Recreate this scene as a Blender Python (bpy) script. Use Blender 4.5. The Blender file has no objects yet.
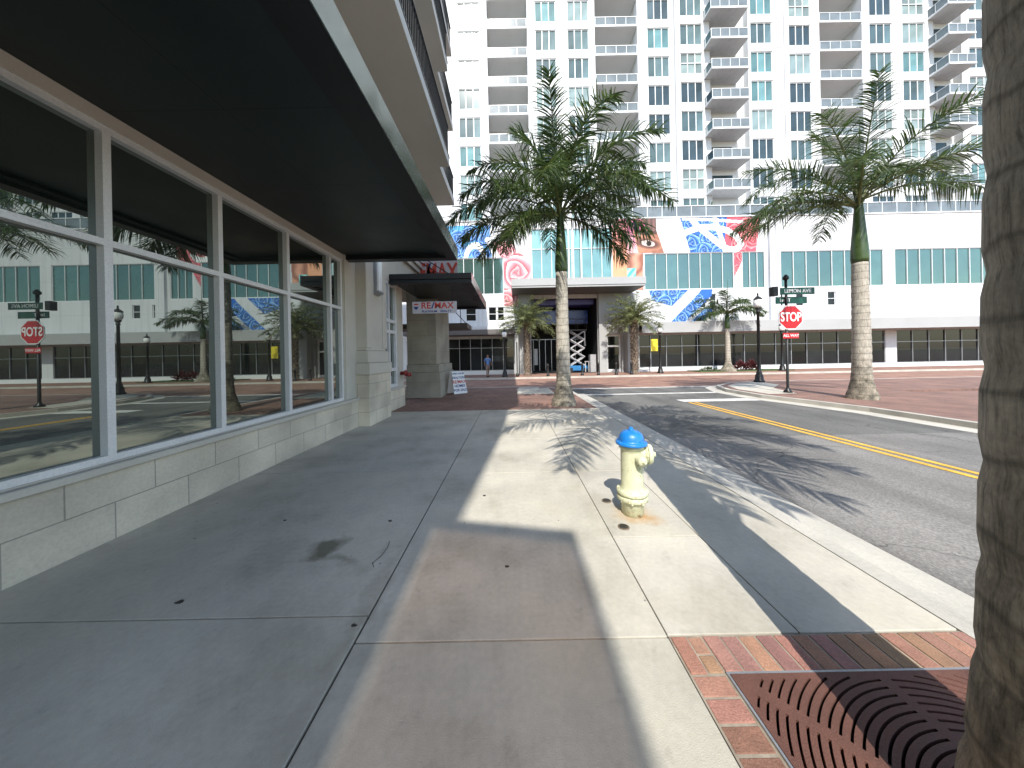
import bpy, bmesh, math, random
from mathutils import Vector, Matrix, noise
R = math.radians
scene = bpy.context.scene
COL = scene.collection
rnd = random.Random(7)

# ------------------------------------------------------------------ materials
def new_mat(name):
    m = bpy.data.materials.new(name); m.use_nodes = True
    nt = m.node_tree; nt.nodes.clear()
    out = nt.nodes.new('ShaderNodeOutputMaterial')
    b = nt.nodes.new('ShaderNodeBsdfPrincipled')
    nt.links.new(b.outputs[0], out.inputs[0])
    return m, nt, b, out

def N(nt, typ, **kw):
    n = nt.nodes.new(typ)
    for k, v in kw.items():
        if hasattr(n, k): setattr(n, k, v)
        else: n.inputs[k].default_value = v
    return n

def mixc(nt, fac, a, b, mode='MIX'):
    n = nt.nodes.new('ShaderNodeMix'); n.data_type = 'RGBA'; n.blend_type = mode
    for i, v in ((0, fac), (6, a), (7, b)):
        if hasattr(v, 'links') or hasattr(v, 'is_linked'): nt.links.new(v, n.inputs[i])
        elif i == 0: n.inputs[0].default_value = v
        else: n.inputs[i].default_value = (*v, 1) if len(v) == 3 else v
    return n.outputs[2]

def ramp(nt, src, stops):
    r = nt.nodes.new('ShaderNodeValToRGB')
    while len(r.color_ramp.elements) < len(stops): r.color_ramp.elements.new(.5)
    for e, (p, c) in zip(r.color_ramp.elements, stops):
        e.position = p; e.color = (c, c, c, 1) if not hasattr(c, '__len__') else (*c, 1)
    nt.links.new(src, r.inputs[0]); return r.outputs[0]

def surf(name, base, rough=.6, metal=0., var=.15, scale=3., fine=60., finev=.08, bump=.0, bscale=80., tint=False, coat=0., spec=.5, extra=None):
    """painted / mineral / metal surface: base colour broken up by two noises, optional per-face tint and bump"""
    m, nt, b, out = new_mat(name)
    tc = nt.nodes.new('ShaderNodeTexCoord'); co = tc.outputs['Object']
    n1 = N(nt, 'ShaderNodeTexNoise', Scale=scale, Detail=5.); nt.links.new(co, n1.inputs[0])
    n2 = N(nt, 'ShaderNodeTexNoise', Scale=fine, Detail=3.); nt.links.new(co, n2.inputs[0])
    c = mixc(nt, 1., base, ramp(nt, n1.outputs[0], [(.3, 1-var), (.7, 1+var*.6)]), 'MULTIPLY')
    c = mixc(nt, 1., c, ramp(nt, n2.outputs[0], [(.3, 1-finev), (.7, 1+finev)]), 'MULTIPLY')
    if tint:
        a = nt.nodes.new('ShaderNodeVertexColor'); a.layer_name = 'Col'
        c = mixc(nt, 1., c, a.outputs[0], 'MULTIPLY')
    if extra: c = extra(nt, co, c, b)
    nt.links.new(c, b.inputs['Base Color'])
    b.inputs['Metallic'].default_value = metal
    b.inputs['Specular IOR Level'].default_value = spec
    b.inputs['Coat Weight'].default_value = coat
    rr = ramp(nt, n1.outputs[0], [(.3, max(0, rough-.08)), (.7, min(1, rough+.08))]); nt.links.new(rr, b.inputs['Roughness'])
    if bump:
        nb = N(nt, 'ShaderNodeTexNoise', Scale=bscale, Detail=6.); nt.links.new(co, nb.inputs[0])
        bp = N(nt, 'ShaderNodeBump', Strength=bump, Distance=.01); nt.links.new(nb.outputs[0], bp.inputs['Height'])
        nt.links.new(bp.outputs[0], b.inputs['Normal'])
    return m

def concrete_extra(nt, co, c, b):
    # aggregate specks, wear stains
    v = N(nt, 'ShaderNodeTexVoronoi', Scale=55.); nt.links.new(co, v.inputs[0])
    c = mixc(nt, 1., c, ramp(nt, v.outputs['Distance'], [(.0, .72), (.13, 1.0)]), 'MULTIPLY')
    n = N(nt, 'ShaderNodeTexNoise', Scale=.9, Detail=8., Roughness=.65); nt.links.new(co, n.inputs[0])
    c = mixc(nt, 1., c, ramp(nt, n.outputs[0], [(.36, (.80, .79, .76)), (.5, (1, 1, 1)), (.66, (1.06, 1.05, 1.02))]), 'MULTIPLY')
    v2 = N(nt, 'ShaderNodeTexVoronoi', Scale=3.2, Randomness=1.); nt.links.new(co, v2.inputs[0])
    c = mixc(nt, 1., c, ramp(nt, v2.outputs['Distance'], [(.02, .35), (.034, 1.0)]), 'MULTIPLY')
    n3 = N(nt, 'ShaderNodeTexNoise', Scale=7., Detail=9., Roughness=.75); nt.links.new(co, n3.inputs[0])
    c = mixc(nt, 1., c, ramp(nt, n3.outputs[0], [(.30, .80), (.42, .97), (.6, 1.02)]), 'MULTIPLY')
    def blob(c, loc, sx, sy, rot, col, edge=.25, nscale=5.):
        mp = N(nt, 'ShaderNodeMapping', vector_type='TEXTURE'); mp.inputs[1].default_value = (loc[0], loc[1], 0)
        mp.inputs[2].default_value = (0, 0, R(rot)); mp.inputs[3].default_value = (sx, sy, 1)
        nn = N(nt, 'ShaderNodeTexNoise', Scale=nscale, Detail=4.); nt.links.new(co, nn.inputs[0])
        off = mixc(nt, .16, co, nn.outputs[1], 'LINEAR_LIGHT')
        nt.links.new(off, mp.inputs[0])
        ln = N(nt, 'ShaderNodeVectorMath', operation='LENGTH')
        sp = nt.nodes.new('ShaderNodeSeparateXYZ'); cb = nt.nodes.new('ShaderNodeCombineXYZ')
        nt.links.new(mp.outputs[0], sp.inputs[0]); nt.links.new(sp.outputs[0], cb.inputs[0]); nt.links.new(sp.outputs[1], cb.inputs[1])
        nt.links.new(cb.outputs[0], ln.inputs[0])
        f = ramp(nt, ln.outputs['Value'], [(1-edge*2, 1.), (1., 0.)])
        return mixc(nt, f, c, mixc(nt, 1., c, col, 'MULTIPLY'))
    c = blob(c, (-1.62, 2.56), .15, .20, -35, (.36, .36, .30))
    c = blob(c, (-1.40, 2.40), .22, .06, -28, (.62, .62, .56), .4)
    c = blob(c, (-1.2, 2.25), .14, .10, 0, (.82, .82, .78), .45)
    c = blob(c, (1.27, 2.90), .22, .13, -20, (.92, .66, .40), .48)
    c = blob(c, (1.18, 3.02), .26, .22, 0, (.95, .80, .62), .45)
    c = blob(c, (-.97, 1.9), .07, .9, 0, (.80, .79, .76), .48)
    return c

M = {}
M['concrete'] = surf('concrete', (.50, .468, .40), .85, 0, .16, 1.2, 30, .05, .25, 160, True, extra=concrete_extra)
M['joint'] = surf('joint', (.02, .019, .018), .95)
M['gutter'] = surf('gutter_concrete', (.47, .445, .39), .85, 0, .18, 2., 40, .08, .25, 120)
def asphalt_extra(nt, co, c, b):
    v = N(nt, 'ShaderNodeTexVoronoi', Scale=70.); nt.links.new(co, v.inputs[0])
    c = mixc(nt, 1., c, ramp(nt, v.outputs['Color'], [(.1, .75), (.5, 1.), (.9, 1.28)]), 'MULTIPLY')
    mp = N(nt, 'ShaderNodeMapping'); mp.inputs[3].default_value = (1.1, .06, 1); nt.links.new(co, mp.inputs[0]); nw = N(nt, 'ShaderNodeTexNoise', Scale=1.3, Detail=4.); nt.links.new(mp.outputs[0], nw.inputs[0])
    c = mixc(nt, 1., c, ramp(nt, nw.outputs[0], [(.38, .80), (.6, 1.08)]), 'MULTIPLY')
    vc = N(nt, 'ShaderNodeTexVoronoi', feature='DISTANCE_TO_EDGE', Scale=.33); nd = N(nt, 'ShaderNodeTexNoise', Scale=1.5, Detail=6.); nt.links.new(co, nd.inputs[0]); nt.links.new(mixc(nt, .35, co, nd.outputs[1], 'LINEAR_LIGHT'), vc.inputs[0])
    c = mixc(nt, 1., c, ramp(nt, vc.outputs['Distance'], [(.001, .55), (.006, 1.)]), 'MULTIPLY')
    n = N(nt, 'ShaderNodeTexNoise', Scale=.5, Detail=6.); nt.links.new(co, n.inputs[0])
    return mixc(nt, 1., c, ramp(nt, n.outputs[0], [(.35, .78), (.65, 1.12)]), 'MULTIPLY')
M['asphalt_old'] = surf('asphalt_old', (.20, .19, .175), .9, 0, .12, .6, 40, .1, .35, 90, extra=asphalt_extra)
M['asphalt_new'] = surf('asphalt_new', (.135, .132, .122), .9, 0, .15, .6, 40, .08, .4, 90, extra=asphalt_extra)
def brickmat(name, c1, c2, mortar, sx, rot=0, rough=.85, msize=.02, bias=0., bw=.2, rh=.1, axes='XY', squash=1.):
    m, nt, b, out = new_mat(name)
    tc = nt.nodes.new('ShaderNodeTexCoord'); co = tc.outputs['Object']
    if axes != 'XY':
        sp = nt.nodes.new('ShaderNodeSeparateXYZ'); cb = nt.nodes.new('ShaderNodeCombineXYZ'); nt.links.new(co, sp.inputs[0])
        a = nt.nodes.new('ShaderNodeMath'); a.operation = 'ADD'
        nt.links.new(sp.outputs[0], a.inputs[0]); nt.links.new(sp.outputs[1], a.inputs[1])
        nt.links.new(a.outputs[0], cb.inputs[0]); nt.links.new(sp.outputs[2], cb.inputs[1]); co2 = cb.outputs[0]
    else:
        mp = nt.nodes.new('ShaderNodeMapping'); mp.inputs[2].default_value = (0, 0, R(rot)); nt.links.new(co, mp.inputs[0]); co2 = mp.outputs[0]
    br = N(nt, 'ShaderNodeTexBrick', Scale=sx); nt.links.new(co2, br.inputs[0])
    br.inputs['Color1'].default_value = (*c1, 1); br.inputs['Color2'].default_value = (*c2, 1); br.inputs['Mortar'].default_value = (*mortar, 1)
    br.inputs['Mortar Size'].default_value = msize; br.inputs['Brick Width'].default_value = bw; br.inputs['Row Height'].default_value = rh
    br.inputs['Bias'].default_value = bias; br.inputs['Mortar Smooth'].default_value = .2
    n = N(nt, 'ShaderNodeTexNoise', Scale=1.1, Detail=6.); nt.links.new(co, n.inputs[0])
    c = mixc(nt, 1., br.outputs[0], ramp(nt, n.outputs[0], [(.35, .78), (.65, 1.15)]), 'MULTIPLY')
    n2 = N(nt, 'ShaderNodeTexNoise', Scale=40., Detail=4.); nt.links.new(co, n2.inputs[0])
    c = mixc(nt, 1., c, ramp(nt, n2.outputs[0], [(.35, .94), (.65, 1.05)]), 'MULTIPLY')
    nt.links.new(c, b.inputs['Base Color']); b.inputs['Roughness'].default_value = rough
    h = mixc(nt, .25, br.outputs['Fac'], n2.outputs[0])
    bp = N(nt, 'ShaderNodeBump', Strength=.4, Distance=.006, invert=True); nt.links.new(h, bp.inputs['Height']); nt.links.new(bp.outputs[0], b.inputs['Normal'])
    return m
M['brick_plaza'] = brickmat('brick_plaza', (.26, .135, .10), (.18, .10, .08), (.19, .16, .135), 1., 45, msize=.006)
M['brick_street'] = brickmat('brick_street', (.34, .18, .125), (.24, .13, .095), (.24, .19, .155), 1., 45, msize=.006)
M['paver'] = surf('brick_paver', (.31, .165, .115), .85, 0, .2, 9, 90, .14, .5, 120, True)
M['stone'] = brickmat('limestone_block', (.66, .60, .475), (.54, .49, .395), (.36, .33, .27), 1., axes='V', msize=.006, bw=.62, rh=.335, bias=-.2)
M['stone_dark'] = brickmat('grey_stone_block', (.33, .31, .255), (.29, .275, .23), (.23, .215, .18), 1., axes='V', msize=.007, bw=1.3, rh=.62, bias=-.2)
M['plaster'] = surf('cream_plaster', (.55, .52, .45), .85, 0, .08, 1.5, 50, .04, .1, 90)
M['soffit'] = surf('soffit_plaster', (.62, .615, .57), .9, 0, .06, .8, 50, .03)
M['canopy_frame'] = surf('canopy_frame_metal', (.012, .013, .015), .45, .2, .2, 1.5)
def seams(nt, co, c, b):
    mp = N(nt, 'ShaderNodeMapping'); mp.inputs[2].default_value = (0, 0, R(90)); nt.links.new(co, mp.inputs[0])
    br = N(nt, 'ShaderNodeTexBrick', Scale=1.); nt.links.new(mp.outputs[0], br.inputs[0]); br.offset = 0
    br.inputs['Color1'].default_value = (1, 1, 1, 1); br.inputs['Color2'].default_value = (.9, .9, .9, 1); br.inputs['Mortar'].default_value = (.35, .35, .35, 1)
    br.inputs['Mortar Size'].default_value = .006; br.inputs['Brick Width'].default_value = 1.22; br.inputs['Row Height'].default_value = 1.1
    return mixc(nt, 1., c, br.outputs[0], 'MULTIPLY')
M['canopy'] = surf('canopy_metal', (.017, .026, .026), .45, .2, .3, 1.1, 40, .06, extra=seams)
M['canopy_edge'] = surf('canopy_edge_metal', (.26, .29, .275), .22, .9, .2, 2.5, 40, .06)
M['alu'] = surf('white_aluminium', (.74, .75, .74), .4, .1, .06, 3)
M['rail'] = surf('rail_white', (.75, .76, .76), .45, .1, .05, 3)
M['black'] = surf('black_metal', (.018, .018, .018), .42, .3, .2, 6)
M['bronze'] = surf('dark_bronze', (.05, .045, .04), .5, .3, .1, 6)
def stucco_extra(nt, co, c, b):
    sp = nt.nodes.new('ShaderNodeSeparateXYZ'); cb = nt.nodes.new('ShaderNodeCombineXYZ'); nt.links.new(co, sp.inputs[0])
    nt.links.new(sp.outputs[0], cb.inputs[0]); nt.links.new(sp.outputs[2], cb.inputs[1])
    br = N(nt, 'ShaderNodeTexBrick', Scale=1.); nt.links.new(cb.outputs[0], br.inputs[0]); br.offset = 0
    br.inputs['Color1'].default_value = (1, 1, 1, 1); br.inputs['Color2'].default_value = (.965, .965, .965, 1); br.inputs['Mortar'].default_value = (.74, .74, .74, 1)
    br.inputs['Mortar Size'].default_value = .014; br.inputs['Brick Width'].default_value = 3.4; br.inputs['Row Height'].default_value = 2.97
    mp = N(nt, 'ShaderNodeMapping'); mp.inputs[3].default_value = (2.2, 2.2, .12); nt.links.new(co, mp.inputs[0]); nd = N(nt, 'ShaderNodeTexNoise', Scale=1.4, Detail=6.); nt.links.new(mp.outputs[0], nd.inputs[0])
    c = mixc(nt, 1., c, br.outputs[0], 'MULTIPLY')
    return mixc(nt, 1., c, ramp(nt, nd.outputs[0], [(.3, .86), (.5, 1.)]), 'MULTIPLY')
M['white_wall'] = surf('white_stucco', (.64, .645, .65), .85, 0, .05, .35, 30, .03, .08, 40, extra=stucco_extra)
M['offwhite'] = surf('offwhite_stucco', (.68, .69, .69), .85, 0, .06, .5)
M['canopy_and_shade_grey'] = surf('grey_fascia_and_shade', (.38, .385, .38), .6, 0, .06, .6)  # fascia grey; on piers and wall panels it paints in the entrance shade
M['canopy_dark'] = surf('charcoal_fascia', (.13, .12, .115), .6, 0, .1, .6)
M['dark'] = surf('dark_interior', (.012, .012, .013), .8)
M['grate'] = surf('rusty_grate_iron', (.14, .062, .045), .75, .15, .25, 5, 120, .15, .35, 200)
M['soil'] = surf('soil', (.03, .022, .016), .95)
def chips(nt, co, c, b):
    n = N(nt, 'ShaderNodeTexNoise', Scale=28., Detail=6., Roughness=.7); nt.links.new(co, n.inputs[0])
    sp = nt.nodes.new('ShaderNodeSeparateXYZ'); nt.links.new(co, sp.inputs[0])
    k = nt.nodes.new('ShaderNodeMapRange'); nt.links.new(sp.outputs[2], k.inputs[0]); k.inputs[1].default_value = 0; k.inputs[2].default_value = .35; k.inputs[3].default_value = .06; k.inputs[4].default_value = -.02
    a = nt.nodes.new('ShaderNodeMath'); a.operation = 'ADD'; nt.links.new(n.outputs[0], a.inputs[0]); nt.links.new(k.outputs[0], a.inputs[1])
    return mixc(nt, ramp(nt, a.outputs[0], [(.60, 0.), (.65, .85)]), c, (.30, .17, .09))
M['hydrant'] = surf('hydrant_yellow_paint', (.60, .61, .41), .6, 0, .14, 9, 60, .06, .4, 40, coat=.1, extra=chips)
M['hydrant_blue'] = surf('hydrant_blue_paint', (.012, .20, .62), .38, 0, .12, 9, 60, .05, .25, 45, coat=.3)
M['cast'] = surf('cast_cover', (.22, .17, .12), .7, .4, .3, 20)
M['yellow_line'] = surf('yellow_road_paint', (.72, .40, .05), .8, 0, .22, 5, 60, .2)
M['white_line'] = surf('white_road_paint', (.62, .61, .57), .8, 0, .22, 4, 50, .2)
M['red'] = surf('red_sign', (.50, .012, .02), .4, 0, .05, 3)
M['red_paint'] = surf('red_paint', (.24, .02, .02), .45, 0, .1, 6)
M['green_sign'] = surf('green_sign', (.006, .09, .06), .45, 0, .06, 3)
M['sign_white'] = surf('sign_white', (.80, .80, .80), .45, 0, .04, 3)
M['sign_pale'] = surf('sign_pale', (.50, .50, .54), .5, 0, .06, 3)
M['letter_red'] = surf('letter_red', (.50, .05, .03), .5)
M['letter_blue'] = surf('letter_blue', (.02, .04, .20), .5)
M['letter_white'] = surf('letter_white', (.82, .82, .82), .45)
M['letter_grey'] = surf('letter_grey', (.35, .35, .36), .5)
M['banner'] = surf('yellow_banner', (.72, .58, .04), .7)
M['lift_blue'] = surf('lift_blue', (.02, .16, .38), .5)
M['lift_grey'] = surf('lift_grey', (.55, .55, .56), .5)
M['rubber'] = surf('rubber', (.02, .02, .02), .8)
M['skin'] = surf('skin', (.22, .12, .08), .55)
M['shirt'] = surf('blue_shirt', (.10, .20, .42), .8)
M['shorts'] = surf('grey_brown_shorts', (.20, .16, .14), .85)
M['hair'] = surf('dark_hair', (.02, .014, .01), .6)
M['grass'] = surf('grass', (.06, .10, .03), .9, 0, .3, 1., 30, .25)
M['violet'] = surf('violet_panel', (.05, .04, .20), .35)
M['blue_panel'] = surf('blue_panel', (.015, .05, .26), .25)
M['curtain'] = surf('pale_blind', (.62, .66, .66), .8)
M['pot'] = surf('clay', (.3, .15, .1), .8)
M['lamp_body'] = surf('lamp_steel', (.34, .35, .36), .4, .6)

def emis_glass(name, col, e=0.0, rough=.25):
    m, nt, b, out = new_mat(name)
    n = N(nt, 'ShaderNodeTexNoise', Scale=6.); tc = nt.nodes.new('ShaderNodeTexCoord'); nt.links.new(tc.outputs['Object'], n.inputs[0])
    c = mixc(nt, 1., col, ramp(nt, n.outputs[0], [(.3, .92), (.7, 1.05)]), 'MULTIPLY')
    nt.links.new(c, b.inputs['Base Color']); b.inputs['Roughness'].default_value = rough
    b.inputs['Subsurface Weight'].default_value = .0
    return m
M['globe'] = emis_glass('frosted_globe', (.85, .86, .84))

def glass(name, base, spec_col, mixf, rough=.03, wav=.02, wscale=.35, fres=1.45):
    """opaque glazing: dark tinted body plus a mirror layer that grows at grazing angles, slightly wavy panes"""
    m, nt, b, out = new_mat(name)
    tc = nt.nodes.new('ShaderNodeTexCoord'); co = tc.outputs['Object']
    n = N(nt, 'ShaderNodeTexNoise', Scale=wscale, Detail=1.5); nt.links.new(co, n.inputs[0])
    bp = N(nt, 'ShaderNodeBump', Strength=wav, Distance=.3); nt.links.new(n.outputs[0], bp.inputs['Height'])
    n2 = N(nt, 'ShaderNodeTexNoise', Scale=.8, Detail=3.); nt.links.new(co, n2.inputs[0])
    c = mixc(nt, 1., base, ramp(nt, n2.outputs[0], [(.35, .85), (.65, 1.15)]), 'MULTIPLY')
    a = nt.nodes.new('ShaderNodeVertexColor'); a.layer_name = 'Col'
    c = mixc(nt, 1., c, a.outputs[0], 'MULTIPLY')
    nt.links.new(c, b.inputs['Base Color']); b.inputs['Roughness'].default_value = .15; b.inputs['Specular IOR Level'].default_value = .2
    gl = N(nt, 'ShaderNodeBsdfGlossy', Roughness=rough); gl.inputs[0].default_value = (*spec_col, 1)
    nt.links.new(bp.outputs[0], gl.inputs['Normal'])
    fr = N(nt, 'ShaderNodeFresnel', IOR=fres); 
    ad = nt.nodes.new('ShaderNodeMath'); ad.operation = 'ADD'; ad.use_clamp = True; ad.inputs[1].default_value = mixf
    nt.links.new(fr.outputs[0], ad.inputs[0])
    ms = nt.nodes.new('ShaderNodeMixShader'); nt.links.new(ad.outputs[0], ms.inputs[0]); nt.links.new(b.outputs[0], ms.inputs[1]); nt.links.new(gl.outputs[0], ms.inputs[2])
    nt.links.new(ms.outputs[0], out.inputs[0])
    return m
M['glass_tower'] = glass('tower_glass', (.10, .155, .17), (.40, .47, .44), .0, .05, .03, .35, 1.33)
M['glass_green'] = glass('green_curtain_glass', (.04, .085, .075), (.50, .68, .62), .2, .04, .05)
M['glass_aqua'] = glass('aqua_curtain_glass', (.13, .27, .26), (.55, .75, .72), .2, .05, .05)
M['glass_shop'] = glass('shop_glass', (.006, .007, .008), (.36, .38, .38), .02, .01, .012, .3)
M['glass_near'] = glass('near_shop_glass', (.006, .010, .008), (.70, .80, .74), .24, .0, .004, .25, 1.5)
M['glass_rail'] = glass('rail_glass', (.17, .20, .215), (.35, .4, .42), .0, .06, .02, .35, 1.3)

m_, nt_, b_, o_ = new_mat('light_patch_tint')  # tint of the added overhead panel, colours sun for the walk's warm patch
t_ = nt_.nodes.new('ShaderNodeBsdfTransparent'); tc_ = nt_.nodes.new('ShaderNodeTexCoord'); n_ = N(nt_, 'ShaderNodeTexNoise', Scale=.5, Detail=2.)
nt_.links.new(tc_.outputs['Object'], n_.inputs[0]); nt_.links.new(ramp(nt_, n_.outputs[0], [(.35, (.30, .255, .215)), (.65, (.48, .40, .335))]), t_.inputs[0])
g_ = N(nt_, 'ShaderNodeBsdfGlossy', Roughness=.05); ms_ = nt_.nodes.new('ShaderNodeMixShader'); ms_.inputs[0].default_value = .06
nt_.links.new(t_.outputs[0], ms_.inputs[1]); nt_.links.new(g_.outputs[0], ms_.inputs[2]); nt_.links.new(ms_.outputs[0], o_.inputs[0])
M['tinted'] = m_

def leafmat(name, base, rough=.42, trans=.28, tcol=None):
    m, nt, b, out = new_mat(name)
    a = nt.nodes.new('ShaderNodeVertexColor'); a.layer_name = 'Col'
    c = mixc(nt, 1., base, a.outputs[0], 'MULTIPLY')
    nt.links.new(c, b.inputs['Base Color']); b.inputs['Roughness'].default_value = rough
    t = nt.nodes.new('ShaderNodeBsdfTranslucent')
    c2 = mixc(nt, 1., tcol or tuple(min(1, x*2.2) for x in base), a.outputs[0], 'MULTIPLY'); nt.links.new(c2, t.inputs[0])
    ms = nt.nodes.new('ShaderNodeMixShader'); ms.inputs[0].default_value = trans
    nt.links.new(b.outputs[0], ms.inputs[1]); nt.links.new(t.outputs[0], ms.inputs[2]); nt.links.new(ms.outputs[0], out.inputs[0])
    return m
M['leaf'] = leafmat('royal_leaf', (.05, .082, .026), .34, .28)
M['leaf_date'] = leafmat('date_leaf', (.15, .175, .085), .5)
M['leaf_bush'] = leafmat('bush_leaf', (.05, .09, .03))
M['leaf_red'] = leafmat('red_leaf', (.10, .025, .03))
M['rachis'] = surf('rachis', (.15, .17, .06), .5)
M['shaft'] = surf('crownshaft_green', (.05, .085, .025), .35, 0, .2, 6, 40, .1)
def trunk_extra(nt, co, c, b):
    mp = N(nt, 'ShaderNodeMapping'); mp.inputs[3].default_value = (1, 1, .12); nt.links.new(co, mp.inputs[0]); nf = N(nt, 'ShaderNodeTexNoise', Scale=55., Detail=6., Roughness=.7); nt.links.new(mp.outputs[0], nf.inputs[0])
    c = mixc(nt, 1., c, ramp(nt, nf.outputs[0], [(.33, .45), (.5, 1.), (.68, 1.25)]), 'MULTIPLY')
    sp = nt.nodes.new('ShaderNodeSeparateXYZ'); nt.links.new(co, sp.inputs[0])
    nr = N(nt, 'ShaderNodeTexNoise', Scale=2.2, Detail=3.); nt.links.new(co, nr.inputs[0])
    m1 = nt.nodes.new('ShaderNodeMath'); m1.operation = 'MULTIPLY_ADD'; nt.links.new(nr.outputs[0], m1.inputs[0]); m1.inputs[1].default_value = .14; nt.links.new(sp.outputs[2], m1.inputs[2])
    m2 = nt.nodes.new('ShaderNodeMath'); m2.operation = 'MULTIPLY'; nt.links.new(m1.outputs[0], m2.inputs[0]); m2.inputs[1].default_value = 4.6
    m3 = nt.nodes.new('ShaderNodeMath'); m3.operation = 'FRACT'; nt.links.new(m2.outputs[0], m3.inputs[0])
    c = mixc(nt, 1., c, ramp(nt, m3.outputs[0], [(.0, .62), (.05, .55), (.12, 1.0), (.9, 1.05), (1., .75)]), 'MULTIPLY')
    n = N(nt, 'ShaderNodeTexNoise', Scale=5., Detail=8., Roughness=.7); nt.links.new(co, n.inputs[0])
    mm = nt.nodes.new('ShaderNodeMath'); mm.operation = 'MULTIPLY_ADD'; nt.links.new(n.outputs[0], mm.inputs[0]); mm.inputs[1].default_value = 1.4
    nt.links.new(sp.outputs[2], mm.inputs[2])
    f = ramp(nt, n.outputs[0], [(.35, (.22, .22, .20)), (.62, (.75, .72, .66))])
    # lichen and dirt low on the bole (a feature of the bark)
    r2 = nt.nodes.new('ShaderNodeMapRange'); nt.links.new(mm.outputs[0], r2.inputs[0]); r2.inputs[1].default_value = 1.25; r2.inputs[2].default_value = 2.1; r2.inputs[3].default_value = 1.; r2.inputs[4].default_value = 0.
    return mixc(nt, r2.outputs[0], c, mixc(nt, 1., c, f, 'MULTIPLY'))
M['bark_royal'] = surf('royal_bark', (.40, .365, .305), .85, 0, .22, 5, 50, .12, .6, 40, extra=trunk_extra)
def date_extra(nt, co, c, b):
    v = N(nt, 'ShaderNodeTexVoronoi', Scale=9.); nt.links.new(co, v.inputs[0])
    return mixc(nt, 1., c, ramp(nt, v.outputs['Distance'], [(.1, 1.2), (.5, .5)]), 'MULTIPLY')
M['bark_date'] = surf('date_bark', (.24, .18, .13), .9, 0, .25, 7, 30, .2, .8, 20, extra=date_extra)
mm_, nt_, b_, o_ = new_mat('mural_paint')
a_ = nt_.nodes.new('ShaderNodeVertexColor'); a_.layer_name = 'Col'
n_ = N(nt_, 'ShaderNodeTexNoise', Scale=2., Detail=5.); tc_ = nt_.nodes.new('ShaderNodeTexCoord'); nt_.links.new(tc_.outputs['Object'], n_.inputs[0])
nt_.links.new(mixc(nt_, 1., a_.outputs[0], ramp(nt_, n_.outputs[0], [(.3, .9), (.7, 1.05)]), 'MULTIPLY'), b_.inputs['Base Color'])
b_.inputs['Roughness'].default_value = .8
M['mural'] = mm_

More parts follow.
